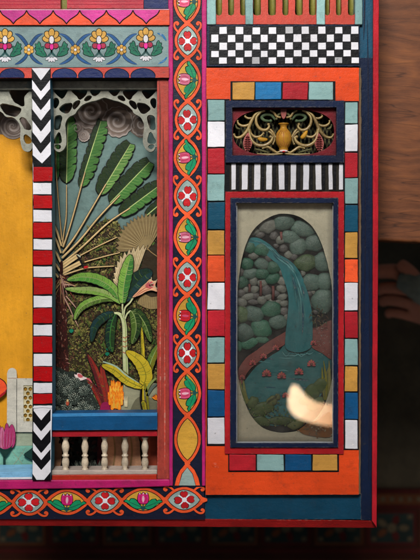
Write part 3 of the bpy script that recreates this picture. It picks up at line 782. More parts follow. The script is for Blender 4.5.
# banana plant in front
m = M()
st = cr([(127, 412), (126, 380), (124.8, 345), (124.6, 328), (122.6, 318), (118.6, 313.6), (113.4, 313)], 6)
m.stroke(st, 5.6, -37.0, C('blk'), .5, (1.3, .3)); m.stroke(st, 4.4, -36.6, C('stalk'), .6, (1.4, .3)); m.stroke([(x + 1.0, y) for x, y in st[:-8]], .9, -36.3, C('lfpale'), .2)
for y in (337, 341, 346, 352): m.stroke([(122.8, y), (125, y + 1.2), (127, y - .5)], .8, -36.2, C('stalkr'), .2)
for p in ([(123, 315), (122.4, 308), (122.6, 301)], [(123.6, 318), (125, 308), (130, 302.5), (134, 296)], [(125, 319), (127, 314), (130.6, 310.6)]):
    m.stroke(cr(p, 5), 2.2, -36.0, C('blk'), .4); m.stroke(cr(p, 5), 1.5, -35.8, C('stalk'), .4)
def curved_leaf(m, mid, w, z, c1, c2, dark='blk', veins='vein', split=True):
    q = cr(mid, 8); n = len(q); Lp, Rp = [], []
    for i, p in enumerate(q):
        a = q[max(i - 1, 0)]; b = q[min(i + 1, n - 1)]; tx, ty = b[0] - a[0], b[1] - a[1]; l = math.hypot(tx, ty) or 1
        t = i / (n - 1); hw = w * math.sin(math.pi * min(1, t * .95 + .05)) ** .6 * (1 + .05 * math.sin(i * 1.9))
        if i == n - 1: hw = 0
        Lp.append((p[0] - ty / l * hw, p[1] + tx / l * hw)); Rp.append((p[0] + ty / l * hw, p[1] - tx / l * hw))
    full = Lp + Rp[::-1]
    m.poly(grow(full, .6), z, C(dark), .5, wob=.1); m.poly(Lp + q[::-1], z + .2, C(c1), .4, wob=.08); m.poly(Rp + q[::-1], z + .22, C(c2), .4, wob=.08)
    for i in range(1, n - 1):
        for side in (Lp, Rp):
            m.stroke([q[i], ((q[i][0] + side[i][0]) / 2, (q[i][1] + side[i][1]) / 2), side[min(i + 1, n - 1)]], rn.uniform(.25, .6), z + .42 + i * .002, C(rn.choice([c2, c1, c2, c1, 'lfo', 'lfpale' if veins == 'vein' else veins])), .15, (1, .3))
    m.stroke(q, .7, z + .6, C('lfpale' if veins == 'vein' else veins), .2, (1, .3))
curved_leaf(m, [(122.5, 303), (124, 285), (127.5, 268), (131, 254.5)], 6.2, -34.4, 'lfm', 'lfl2')
curved_leaf(m, [(121, 302), (112, 288), (98, 279.5), (82, 277), (67, 280)], 5.2, -35.4, 'lfl2', 'lfl')
curved_leaf(m, [(121, 303), (108, 294.5), (92, 290.5), (78, 290), (65, 288.5)], 3.6, -35.6, 'lfpale', 'lfl2')
curved_leaf(m, [(119, 300), (104, 298.5), (88, 303), (79, 310), (74.5, 320)], 3.8, -36.2, 'lfl2', 'lfo')
curved_leaf(m, [(124, 300), (132, 288), (142, 277), (152, 271)], 8.5, -37.6, 'lfblue', 'lfdk', veins='lfd')
curved_leaf(m, [(113.5, 313), (104, 317), (95, 326), (91.5, 342)], 4.2, -36.0, 'lfblue', 'lfdk', veins='lfd')
curved_leaf(m, [(115, 314), (111, 326), (110, 342), (112.5, 352)], 4.8, -36.9, 'lfdk', 'lfd', veins='lfm')
curved_leaf(m, [(131, 311), (138, 314), (146, 326), (151, 342)], 4.8, -36.6, 'lfo', 'lfd', veins='lfpale')
curved_leaf(m, [(131, 310.5), (135, 318), (136, 330), (132, 344)], 5.2, -36.2, 'lfo', 'lfd', veins='lfpale')
m.build('banana_plant', jungle)
m = M()
tp = cr([(132.5, 297.5), (137, 292), (142, 286.5), (146, 283), (150, 279.2), (153.2, 281), (157, 280.6), (155.2, 285), (157.4, 291.4), (152, 290.2), (147, 291.2), (140, 295)], 3, True)
m.outl(tp, -33.6, C('peach'), .5)
m.poly(cr([(145.4, 285.2), (149.6, 281.2), (153, 282.4), (154, 285), (152, 288), (147, 288)], 3, True), -33.1, C('pinkf'), .3)
m.poly(cr([(148.6, 285), (151.8, 283.4), (153, 285.4), (151, 287)], 3, True), -32.9, C('redd'), .3)
for p in ([(134, 296.4), (141, 290.6), (148, 286)], [(136, 296), (144, 291), (151, 288.4)]): m.stroke(cr(p, 4), .5, -32.8, C('stalkr'), .2, (.3, .8))
for p in ([(150, 284.4), (154, 282.6), (157.4, 279)], [(150.6, 286), (155, 287), (158, 289)], [(149, 283), (151, 280), (151.4, 277)]): m.stroke(cr(p, 4), .7, -32.6, C('cream'), .2, (.6, .3))
m.build('trumpet_flower', jungle)

# grey-green puff bushes
m = M()
bush = cr([(50, 372), (58, 367), (66, 372), (74, 371), (84, 378), (91, 384), (94, 396), (99, 416), (50, 416)], 4, True)
m.poly(bush, -34.6, C('gbg'), 1.2, wob=.6)
specks(m, 420, bush, -34.3, ['g3', 'g1', 'g3', 'g2'], (.4, 1.0), None, seed=9)
ib = 0
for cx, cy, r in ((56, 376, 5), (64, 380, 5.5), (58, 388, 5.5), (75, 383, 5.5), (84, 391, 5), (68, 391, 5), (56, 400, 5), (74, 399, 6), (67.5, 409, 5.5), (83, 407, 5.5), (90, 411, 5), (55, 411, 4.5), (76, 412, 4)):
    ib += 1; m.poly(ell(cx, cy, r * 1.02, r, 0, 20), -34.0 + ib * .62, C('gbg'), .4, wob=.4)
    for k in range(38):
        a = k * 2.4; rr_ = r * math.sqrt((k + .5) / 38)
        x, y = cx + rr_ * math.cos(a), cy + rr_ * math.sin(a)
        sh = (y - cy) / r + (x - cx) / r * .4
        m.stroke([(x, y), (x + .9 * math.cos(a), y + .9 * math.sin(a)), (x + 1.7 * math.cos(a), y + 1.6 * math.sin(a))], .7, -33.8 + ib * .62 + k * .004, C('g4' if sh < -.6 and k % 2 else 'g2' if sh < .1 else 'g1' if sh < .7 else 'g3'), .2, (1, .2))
m.poly(ell(67.6, 403, 1.6, 2.6), -24, C('stalkr'), .3); m.poly(ell(67.6, 400.6, 1, 1.4), -23.7, C('tan'), .3)
m.build('puff_bush', jungle)
m = M()
m.poly(cr([(88, 384), (99, 396), (104, 416), (162, 416), (162, 386), (140, 384), (118, 387)], 4, True), -36.2, C('ground'), .5)
m.poly(cr([(84, 382), (94, 391), (101, 405), (103, 416), (97, 416), (92, 398)], 4, True), -36.0, C('lfpale'), .5)
m.poly(cr([(134, 402), (143, 396), (156, 402), (162, 416), (132, 416)], 4, True), -35.8, C('groundd'), .5)
m.build('ground_patch', jungle)
m = M()
for mid, w, c1, c2 in (([(106, 416), (103, 395), (96, 372), (87.5, 354)], 3.4, 'redl', 'redd'), ([(107, 416), (107, 398), (104, 382), (101.5, 364)], 3.6, 'redl', 'redl'), ([(105, 416), (101, 402), (94, 388), (86.5, 378.5)], 2.8, 'redd', 'redl'), ([(108, 416), (113, 395), (115, 380)], 2.0, 'redd', 'redd')):
    curved_leaf(m, mid, w, -34.8, c1, c2, veins='trunkr')
m.poly(cr([(100, 416), (101, 405), (105, 402), (109, 404), (110, 416)], 3, True), -33.6, C('fuch'), .5)
m.build('red_leaf_plant', jungle)
m = M()
m.outl(cr([(74.4, 374.6), (77, 373), (80.6, 373.6), (83, 376.2), (87, 378), (83.5, 379.8), (79.5, 380.6), (76, 378.6)], 3, True), -32.6, C('birdw'), .4)
m.poly(cr([(77.6, 374), (80.5, 374), (83, 376.6), (80.5, 377.8), (78, 376.6)], 3, True), -32.2, C('pinkf'), .3); m.poly(ell(76, 373.8, 1.1, .9), -32, C('blk'), .3)
m.stroke(cr([(85, 378), (89, 379.5), (92, 383)], 4), 1.8, -32.4, C('pinkf'), .3, (.8, .3))
m.build('pink_bird', jungle)
m = M()
q2 = random.Random(4)
for row, (yy, n_, wd) in enumerate(((386, 5, 4.5), (391, 7, 6.4), (396, 8, 7.4), (401, 7, 6.6), (405.5, 5, 4.4))):
    for k in range(n_):
        x = 116 + (k - (n_ - 1) / 2) * 2 * wd / n_ + q2.uniform(-.4, .4); y = yy + q2.uniform(-.8, .8)
        lean = (x - 116) * .22
        p = cr([(x - 1.2, y + 2.6), (x - 1.1, y - .5), (x + lean * .8, y - 4.4 - q2.uniform(0, 1.5)), (x + 1.1, y - .5), (x + 1.2, y + 2.6), (x, y + 3.6)], 3, True)
        z = -33.4 + row * .35 + k * .02
        m.poly(grow(p, .35), z, C('fl3'), .3, wob=0); m.poly(p, z + .12, C(q2.choice(['fl1', 'fl1', 'fl2'])), .3, wob=0)
        m.stroke([(x, y + 2), (x + lean * .3, y - .5), (x + lean * .6, y - 3)], .5, z + .22, C('fl2'), .1, (.8, .3))
for sg in (0, 1, 2): m.stroke(cr([(124 + sg * 1.5, 396), (124.6 + sg * 1.2, 402), (125 + sg, 407)], 4), 1.2, -33.0, C('cream'), .3, (.3, .5))
m.build('flame_flower', jungle)
m = M()
for k in range(9):
    a = -2.6 + k * .4
    m.outl(cr([(157, 400), (157 + 3 * math.cos(a - .3), 400 + 3 * math.sin(a - .3)), (157 + 6 * math.cos(a), 400 + 6 * math.sin(a)), (157 + 3 * math.cos(a + .3), 400 + 3 * math.sin(a + .3))], 3, True), -33 + k * .05, C('fl3' if k % 2 else 'fl1'), .3)
m.build('flame_flower', jungle)
m = M()
curved_leaf(m, [(147, 384), (149, 368), (154, 354), (160, 343)], 4.2, -34.6, 'yld', 'lfo', veins='lfpale')
curved_leaf(m, [(143.5, 386), (143, 365), (142.6, 345), (141.6, 327)], 1.9, -34.2, 'ylf', 'yld', veins='ylf')
curved_leaf(m, [(142, 388), (146, 376), (140, 362), (126, 351)], 6.8, -33.2, 'ylf', 'ylf', veins='yld')
curved_leaf(m, [(142, 387.5), (128, 381), (115, 370.5), (101.5, 365)], 4.6, -32.4, 'ylf', 'ylf', veins='yld')
m.stroke(cr([(139, 383), (126, 375), (116, 366.5), (103, 361.6)], 6), 1.5, -31.6, C('ylt'), .3, (.2, .8))
for p, c_ in (([(142.4, 386), (143, 398), (144.5, 414)], 'ylf'), ([(144.6, 384), (146.5, 392), (149, 414)], 'yld'), ([(141.5, 388), (141, 400), (143, 414)], 'blk'), ([(146, 392), (150, 384), (156, 378)], 'lftan'), ([(147, 396), (152, 388), (157, 384)], 'g1')):
    m.stroke(cr(p, 5), 2.6, -32.2, C(c_), .4, (.8, .5))
curved_leaf(m, [(145.6, 414), (143.8, 404), (141.4, 402)], 2.2, -31.8, 'ylf', 'yld', veins='yld')
m.build('yellow_leaf_plant', jungle)
m = M()
for cx, cy in ((107, 354), (71, 331), (108, 349)):
    m.outl(cr([(cx - 2, cy), (cx, cy - 2), (cx + 2.6, cy - .6), (cx + .5, cy + 2)], 3, True), -41, C('fleaf'), .3)
m.build('undergrowth', jungle)

# ================================================================== balustrade
ZF = lambda z: z
m = M()
m.poly([(51, 413.5), (157.4, 412.5), (157.4, 429.8), (51, 430.4)], 5.2, C('handrail'), th=24, wob=.2)
m.stroke([(51, 415.4), (100, 414.6), (157, 414.4)], 3.2, 5.4, C('rail_lit_top'), .2)  # paler strip paints the lit top edge; rail blue is darkened as shade
bal = m.build('balustrade', box, 1.3, 3)
m = M(); m.poly([(51.5, 430.6), (157.2, 430), (157.2, 436.4), (51.5, 437)], 2.6, C('redb'), th=18, wob=.15); m.build('under_rail', bal, .6)
prof = [(436.5, 3.2), (438.2, 3.3), (438.8, 2.4), (441, 2.2), (443, 2.9), (446, 3.6), (449, 3.4), (452, 2.5), (454.2, 2.1), (454.8, 3.2), (456, 3.3), (456.8, 2.3), (459, 2.9), (462, 3.6), (465, 3.2), (467.6, 2.2), (468.4, 3.3), (470.6, 3.4), (472.5, 3.4)]
for x in (65.6, 85, 104.6, 125, 145):
    m = M(); kx = rn.uniform(.94, 1.12); pr = [(y + rn.uniform(-.35, .35), r * kx * rn.uniform(.97, 1.03)) for y, r in prof]
    m.lathe(x, -4, pr, C('balw')); m.build('baluster', bal)
m = M(); m.poly([(51.5, 470.5), (157.2, 470), (157.2, 475), (51.5, 475.5)], 1.4, C('ledge'), th=24, wob=.2); m.build('base_ledge', bal, .6)
m = M(); m.poly([(51.8, 475.2), (156.8, 474.4), (156.8, 480), (51.8, 481)], 3.4, C('redst'), th=18, wob=.15); m.build('base_strip', bal, .7)
m = M()
m.poly(rect(46, 416, 162, 480), -40, C('blk'), th=2, wob=0)
m.poly(cr([(104, 437), (112, 434), (136, 434), (140, 452), (138, 474), (106, 474)], 4, True), -33, C('peach'), .3)
m.poly(cr([(138, 434), (158, 434), (158, 474), (142, 474), (146, 450)], 4, True), -32.6, C('stalkr'), .3)
for x_ in (113, 121, 130): m.stroke(cr([(x_, 434), (x_ + 2, 452), (x_ - 1, 474)], 5), 1.4, -32.4, C('tand'), .2, (.3, .4))
m.poly(cr([(98, 434), (104, 436), (106, 474), (98, 474)], 4, True), -39.3, C('redd'), .3)
m.poly(cr([(48, 440), (58, 436), (62, 452), (58, 474), (48, 474)], 4, True), -39.3, C('peach'), .3)
for _ in range(60):
    x = rn.uniform(78, 100); a = rn.uniform(-2.6, -.5)
    m.stroke([(x, 474), (x + 5 * math.cos(a), 472 + 5 * math.sin(a)), (x + 10 * math.cos(a), 470 + 10 * math.sin(a))], 1.0, -39 + _ * .01, C(rn.choice(['g2', 'g4', 'g1', 'g3'])), .2, (.8, .2))
for _ in range(30):
    x = rn.uniform(60, 98); y = rn.uniform(438, 460)
    m.poly(ell(x, y, rn.uniform(1.5, 4), rn.uniform(1, 2.4), rn.uniform(0, 3)), -39.1, C(rn.choice(['gbg', 'trunkd', 'bushbg'])), .2)
m.build('garden_picture', box)

# ================================================================== courtyard picture on the left
ZF = lambda z: -44 + (z + 46) * .5
m = M()
m.poly(rect(-42, 74, 40, 480), -46, C('yellow'), th=2, wob=0)
m.poly([(-42, 84), (34, 84), (34, 132), (20, 136), (-4, 134), (-42, 132)], -45.6, C('cloud'), .3)
court = m.build('courtyard_picture', box)
def cl2(cx, cy, r, z):
    m = M()
    m.poly(ell(cx, cy, r, r, n=40), z, C('cloudl'), 1, wob=.2); m.poly(ell(cx + .6, cy - .6, r * .93, r * .93, n=40), z + .2, C('cloudm'), .3, wob=.2)
    
    for k, (rf, wf, cn) in enumerate(((.74, .34, 'cloud'), (.78, .25, 'cloudm'), (.80, .15, 'cloudl'))): m.stroke(spiral(cx, cy, r * rf, 1.9, .6, n=90), r * wf, z + .4 + k * .25, C(cn), .3, (.5, .3))
    m.build('spiral_cloud', court)
cl2(13, 126, 13, -44.6); cl2(-14, 128, 12, -44.0)
m = M()
m.poly([(-42, 446), (34, 443.5), (34, 474), (-42, 474)], -38, C('water'), .5)
m.poly([(-42, 431), (34, 429.5), (34, 445.5), (-42, 447)], -37.6, C('wallsage'), 1)
for a, b in (((10, 449), (26, 470)), ((26, 447), (9, 470)), ((20, 452), (31, 461))): m.stroke([a, ((a[0] + b[0]) / 2 + 1, (a[1] + b[1]) / 2), b], .5, -37.4, C('wallsage'), .2, (.3, .3))
m.build('pond', court)
m = M()
lat = [[(27.6 - 2.2 + c * 5.0 + (2.5 if r % 2 else 0) + 2.05 * math.cos(a), 389 + r * 4.4 + 2.1 * math.sin(a)) for a in [math.pi / 3 * k + math.pi / 6 for k in range(6)]] for r in range(8) for c in range(2)]
lat = [h for h in lat if max(x for x, y in h) < 34.6]
fr = [(7, 432), (7, 373.5)] + [(12 - 4.6 * math.cos(a), 372.6 - 4.6 * math.sin(a)) for a in [math.pi * i / 10 for i in range(11)]] + [(16.8, 378.4), (37, 378.4), (37, 432)]
m.poly(fr, -33, C('wallw'), th=3, wob=.12, holes=[rect(23.4, 385.2, 36, 421.4)])
m.stroke([(16.8, 379), (16.6, 405), (16.8, 432)], .5, -32.8, C('outline'), .2); m.stroke([(8, 378.2), (16.6, 378.2)], .5, -32.8, C('trunkl'), .2)
wall = m.build('garden_wall', court, .4)
m = M()
m.poly(rect(22.8, 384.6, 36.5, 422), -34.4, C('cream'), th=1, wob=0, holes=lat)
m.poly(rect(22, 384, 37, 422.5), -37, C('honey'), th=.5, wob=0)
m.build('lattice_window', wall)
m = M()
m.outl(cr([(-6, 378), (0, 379), (5, 383), (6.6, 389), (4, 393), (-2, 397), (-8, 400)], 4, True), -33.6, C('sorange'), .7, th=1.2)
m.poly(cr([(6.4, 389), (4.8, 394), (-2, 399), (-8, 402), (-8, 399), (-2, 396), (4, 392)], 3, True), -33, C('redb'), .4)
m.build('orange_dome', court)
m = M()
m.stroke(cr([(4.6, 452), (4.2, 462), (4.8, 473)], 5), 2.2, -32.4, C('dkgreen'), .5)
for p, c_ in (([(-4, 448), (-5, 436), (-1.5, 425), (2, 432), (3, 449)], 'lotus'), ([(14, 446), (15.4, 434), (12, 424.5), (8, 432), (6, 449)], 'lotus'), ([(0, 450), (-.5, 436), (2, 427), (4.6, 434), (5, 450)], 'lotusl'), ([(4, 451), (3.6, 438), (6.6, 423), (11, 436), (10, 448)], 'lotus'), ([(11, 448), (13, 438), (14.6, 430)], None)):
    if c_: m.outl(cr(p, 4, True), -31.8 + p[0][0] * .02, C(c_), .35)
for x in (-1, 2.2, 5.6, 8.4, 11.6):
    m.stroke(cr([(x * .8 + 1, 448), (x, 440), (x + .5, 430)], 4), .45, -30.9, C('crim'), .2, (1, .2)); m.stroke(cr([(x * .8 + 1.8, 447), (x + 1.1, 440), (x + 1.2, 432)], 4), .4, -30.9, C('lotusl'), .2, (1, .2))
m.poly(cr([(-4, 444), (0, 447.6), (5, 449.4), (10, 447.4), (12.4, 444.6), (10.6, 450), (7, 455.6), (4.6, 457), (1, 453)], 3, True), -30.7, C('dkgreen'), .4)
m.build('lotus_bud', court)
m = M()
m.outl(cr([(24, 455), (29, 451), (34, 447), (37, 447), (37, 460), (30, 458.8)], 3, True), -31, C('dkgreen'), .4, th=1)
m.poly(cr([(18.5, 473), (20, 469), (25, 466.8), (30, 468), (32.6, 473)], 3, True), -31, C('dkgreen2'), .6)
m.build('lily_leaf', court)
ZF = lambda z: z
m = M()
m.poly([(-42, 472.6), (33, 471.6), (33, 478.6), (-42, 479.6)], 2, C('bluel'), th=40, wob=.2)
m.stroke([(-42, 479), (0, 478.6), (32, 478.2)], 2.2, 2.3, C('white'), .3)
m.build('sill_board', box, 1.0)

# ================================================================== upper right balcony
m = M()
ph = [(216, 222), (228, 234), (240, 246), (253.2, 261), (268, 276), (282.4, 288.6), (295, 303), (309, 316.4), (325, 330), (336, 341.6), (348, 355)]
holes = [cr([(a, -30), (b, -30), (b, 12), (b - .5, 14.6), ((a + b) / 2, 15.6), (a + .5, 14.6), (a, 12)], 1, True) for a, b in ph]
m.poly(rect(214, -40, 358, 24.2), 2, C('balred'), th=10, wob=.25, holes=holes)
balc = m.build('fretwork_rail', box, .9)
for a, b in ((206.8, 216), (245.4, 253.2), (316.6, 325.2), (355, 362.5)):
    m = M(); m.poly([(a, -40), (b, -40), (b, 24.5), (a, 24.5)], 4.2, C('tealy'), th=12, wob=.3); m.build('post', balc, .8)
for i, (a, b) in enumerate(ph):
    m = M(); x = (a + b) / 2 + 1.2
    m.lathe(x, -11, [(-40, 4), (-12, 4.2), (-6, 3.6), (0, 4.6), (6, 5), (12, 4.2), (16, 3.6), (22, 3.6)], C('olive'), 14); m.build('baluster', balc)

# ---- checkered panel
m = M()
m.poly(rect(206.8, 24.6, 359.6, 66.4), 2.6, C('navyp'), th=14, wob=.12)
m.poly(rect(209.4, 25.8, 358.9, 64.8), 2.85, C('black'), .3, wob=.2)
ry = [26.6, 34.2, 42.3, 50, 57, 63.8]
cw = (359.2 - 210.8) / 18
for r in range(5):
    for c in range(18):
        wht = (c + r) % 2 == 1
        x0 = 210.8 + c * cw + rn.uniform(-.4, .4); y0 = ry[r] + rn.uniform(-.35, .35) - (c - 9) * .03; x1 = 210.8 + (c + 1) * cw + rn.uniform(-.4, .4); y1 = ry[r + 1] + rn.uniform(-.35, .35) - (c - 9) * .03
        if wht: m.poly([(x0 + .5, y0 + .4), (x1 - .5, y0 + .3), (x1 - .4, y1 - .4), (x0 + .4, y1 - .3)], 3.1 + rn.uniform(0, .2), C('white' if rn.random() > .02 else 'grey'), .5, wob=.22)
m.build('checkered_panel', box, .25)

# ================================================================== the door
m = M()
m.poly([(206.4, 67.8), (359, 67.6), (358.8, 494.6), (205.6, 494.8)], 5, C('dorange'), th=22, wob=.15, holes=[rect(229, 101, 343.5, 454)], side=C('wood'))
door = m.build('door', box, .9, 3)
m = M(); m.poly([(358.6, 68), (361.4, 68), (360.6, 494), (358.0, 494)], 3.2, C('wood'), th=18, wob=.5); m.build('worn_edge', door, .4)
m = M(); m.poly(rect(206.6, 99, 229.6, 446), 5.25, C('outline'), .4, wob=0); m.poly(rect(343, 101, 358.8, 450), 5.25, C('outline'), .4, wob=0)
m.poly(rect(230.5, 81.2, 335.4, 101), 5.25, C('outline'), .4, wob=0); m.poly(rect(228.2, 453.4, 339, 472), 5.25, C('outline'), .4, wob=0)
m.build('dark_ground', door)
def block(x0, y0, x1, y1, c):
    m = M(); j = lambda: rn.uniform(-.35, .35)
    m.poly([(x0 + .55 + j(), y0 + .5 + j()), (x1 - .55 + j(), y0 + .5 + j()), (x1 - .55 + j(), y1 - .5 + j()), (x0 + .55 + j(), y1 - .5 + j())], 6.6 + rn.uniform(-.2, .3), C(c), 1.6, wob=.28)
    m.build('painted_block', door, .7, 3)
for a, b, c in ((99.5, 121, 'teal'), (121, 147.6, 'white'), (147.6, 174, 'redb'), (174, 201.6, 'teal'), (201.6, 229.8, 'dteal'), (229.8, 255.2, 'must'), (255.2, 282.4, 'orange'), (282.4, 310, 'white'), (310, 336.8, 'redb'), (336.8, 363.4, 'teal'), (363.4, 390, 'must'), (390, 417.4, 'deepblue'), (417.4, 444.6, 'white')):
    block(207.2, a, 225.2, b, c)
for a, b, c in ((102, 124, 'teal'), (124, 152, 'white'), (152, 178, 'redb'), (178, 204.6, 'teal'), (204.6, 232, 'dteal'), (232, 258.6, 'must'), (258.6, 282.6, 'orange'), (282.6, 311, 'white'), (311, 338.6, 'redb'), (338.6, 366, 'teal'), (366, 392.2, 'must'), (392.2, 420, 'deepblue'), (420, 449.4, 'white')):
    block(344.4, a, 358.4, b, c)
for a, b, c in ((231.6, 255, 'must'), (255, 282, 'blueb'), (282, 308.4, 'redb'), (308.4, 334, 'teal')): block(a, 81.8, b, 100.2, c)
for a, b, c in ((229, 256.6, 'redb'), (256.6, 284.4, 'teal'), (284.4, 312, 'deepblue'), (312, 338, 'must')): block(a, 454.2, b, 471.2, c)
m = M()
m.poly(ell(216, 466, 3.4, 1.4, .6), 5.1, C('dorange'), .5); m.poly(ell(214.6, 465, 2.6, 2.4), 5.3, C('dorange'), .6)
m.build('nail_head', door, .3)

# carved grille
m = M()
m.poly([(226, 100.6), (344.2, 100.6), (344, 162.4), (225.6, 162.4)], 8.4, C('gframe'), th=10, wob=.15, holes=[rect(232.2, 107.2, 336.6, 155.4)])
grille = m.build('carved_grille', box, .9, 3)
m = M()
ov = ell(283.6, 132.2, 50.6, 23.4, 0, 60, 2.7)
m.poly(rect(230, 105, 338.5, 157), 2.6, C('crimson'), th=3.4, wob=.05, holes=[ov])
m.build('oval_panel', grille, .6)
m = M(); m.poly(rect(229, 103, 340, 160), -12, C('dark'), th=1, wob=0)
for x in range(230, 340, 4):
    m.stroke([(x, 104), (x + 8, 130), (x + 16, 158)], .5, -11.5, C('goldo'), .2); m.stroke([(x + 10, 104), (x + 2, 130), (x - 6, 158)], .5, -11.3, C('goldo'), .2)
m.build('backing', grille)
def scroll(pts, r, mt, zc=.5, name='scroll'):
    for sg in (0, 1):
        m = M()
        P_ = [((567.2 - x) if sg else x, y, zc + z) for x, y, z in [(p[0], p[1], p[2] if len(p) > 2 else 0) for p in pts]]
        q = cr(P_, 7); n = len(q)
        r_ = r * 1.0
        m.tube(q, [r_ * (.45 + .75 * math.sin(math.pi * min(1, .12 + .8 * i / (n - 1)))) for i in range(n)], C(mt), 8, .8)
        m.tube([(x, y - .35, z_ + r_ * .62) for x, y, z_ in q], [r_ * .36 * (.45 + .75 * math.sin(math.pi * min(1, .12 + .8 * i / (n - 1)))) for i in range(n)], C('brass_highlight' if mt == 'gold' else mt), 6, .6)  # paler ridge paints the highlights along the gold scrolls
        e = q[-1]; m.dome(e[0], e[1], r * 1.15, r * 1.15, r * 1.3, e[2] - r * .4, C(mt), lump=0, n=12)
        m.build(name, grille)
scroll([(265, 110.5), (256, 114), (251, 122), (247.6, 130), (242, 136.4), (236.4, 137.6), (233.8, 135)], 1.5, 'gold', 1.0)
scroll([(253, 118), (249, 124.4), (243, 126), (238.6, 124), (237.4, 121)], 1.2, 'gold', .6)
scroll([(258, 113.4), (253.6, 117.4), (248.6, 118.4), (245, 116.4), (245.6, 114.4)], 1.05, 'gold', .2)
scroll([(262, 111), (256.6, 117), (256.6, 124), (260.6, 129.2), (266, 130), (269, 127), (268.4, 124.6)], 1.35, 'gold', 1.2)
scroll([(249.4, 127), (250.6, 133), (254.6, 136.8), (260, 136.4), (263.4, 133.4)], 1.15, 'gold', .4)
scroll([(248.8, 129), (251, 139), (256.6, 144.8), (264, 145.6), (270, 142.4), (272.4, 138), (270.6, 137)], 1.55, 'gold', 1.4)
scroll([(275.4, 120), (271.6, 115.4), (266, 114.4), (261.6, 117), (264.4, 120.4), (270.6, 121)], 1.5, 'ggreen', -2.5)
scroll([(262, 148.6), (267.5, 147), (272.6, 150), (277, 152.6), (282, 150.6)], 1.25, 'gold', .8)
scroll([(283.6, 112), (278.6, 114.6), (276.4, 119)], 1.2, 'goldo', -.6)
scroll([(276, 138), (272.4, 132), (270.6, 130)], 1.2, 'gold', 0)
scroll([(283.6, 153.6), (272, 154.6), (258, 154)], .9, 'gold', 1.6)
scroll([(268, 131), (272, 134), (274.6, 139), (273, 144)], 1.1, 'gold', -.4)
scroll([(240, 129), (237, 128), (235.6, 125)], .9, 'goldo', -1)
scroll([(255, 149), (262, 150.6), (268, 152.6)], 1.0, 'goldo', -.6)
scroll([(270, 110.4), (274, 112.6), (276.6, 116.4), (280, 117.4)], 1.1, 'gold', -.2)
for sg, x in ((-1, 263.6), (1, 303.8)):
    m = M(); q = cr([(x + sg * 3.2, 130.5, 1), (x, 136, 1), (x - sg * 3, 138, 1)] if sg > 0 else [(x + 4, 139.6, 0), (x - 2, 139.6, 0), (x - 6, 137.4, 0)], 5)
    m.tube(q, [1.0 + 1.4 * math.sin(math.pi * i / (len(q) - 1)) for i in range(len(q))], C('gyel'), 8, .8); m.build('gilt_bud', grille)
m = M(); m.poly(cr([(281, 108), (286.4, 108), (286, 116), (283.6, 119), (281.4, 116)], 3, True), 1.5, C('pend'), 2); m.build('top_bud', grille, .5)
m = M()
pv = [(y, r * 1.0) for y, r in [(123.4, 5.2), (124.2, 5.5), (125, 4.2), (127, 3.2), (129, 3.8), (131, 5.8), (133.6, 7.4), (137, 8.3), (140.6, 8.3), (144, 7.4), (146.6, 5.8), (148.4, 4.4), (149.8, 4.8), (151, 4.6), (151.6, 0.4)]]
m.lathe(283.6, -1.5, pv, C('vase'), 24)
for k in range(-2, 3):
    m.stroke(cr([(283.6 + k * 1.2, 129.6), (283.6 + k * 3.1, 137), (283.6 + k * 1.6, 146)], 6), .6, 6.8 - abs(k) * 1.1, C('vased'), .3, (.5, .5))
m.dome(283.6, 151.2, 4.4, 1.8, 3, 1, C('birdw'), lump=0); m.dome(283.6, 152, 2, 1.3, 3.6, 1.4, C('heart'), lump=0)
m.build('vase', grille)
for x, ro in ((247.6, .08), (319.2, -.12)):
    m = M()
    m.poly([(x + (a - x) * math.cos(ro) - (b - 143) * math.sin(ro), 143 + (a - x) * math.sin(ro) + (b - 143) * math.cos(ro)) for a, b in cr([(x, 132.6), (x + 3, 137), (x + 4.6, 143), (x + 2.8, 149), (x, 153.4), (x - 2.8, 149), (x - 4.6, 143), (x - 3, 137)], 4, True)], 2.4, C('pend'), 2, wob=.2)
    for k in range(7):
        y = 136 + k * 2.2; hw = 3.4 * math.sin(math.pi * (y - 133) / 20)
        m.tube([(x - hw, y + 1.6, 2.2), (x, y - .2, 4.6), (x + hw, y + 1.6, 2.2)], .5, C('pendd'), 6)
    m.build('leaf_pendant', grille, .7)

# striped strip
m = M()
m.poly(rect(224.8, 162.6, 344.4, 191.2), 4.4, C('darkstrip'), th=10, wob=.1)
for a, b in ((231.4, 235.8), (242, 248), (254.4, 260.6), (266.4, 272.2), (278.4, 284.2), (290.8, 296.2), (303.4, 309.2), (315.4, 321.2), (328.4, 332.4), (339, 343.4)):
    j = rn.uniform(-.5, .5); m.poly([(a, 163.4), (b, 163.2), (b + j, 189.6), (a + j, 189.8)], 5.1, C('white'), .7, wob=.28)
for a, b in ((236.6, 241.2), (249, 253.6), (261.4, 265.6), (273, 277.6), (285, 290), (297, 302.6), (310, 314.6), (322, 327.6), (333.4, 338)):
    m.poly([(a, 163.4), ((a + b) / 2 + .6, 163.4), ((a + b) / 2 + .4, 190), (a, 190)], 4.8, C('black'), .5, wob=.25)
m.poly(rect(225.2, 163, 230.2, 190), 4.8, C('darkstrip'), .5, wob=.3)
m.build('striped_strip', door, .3)

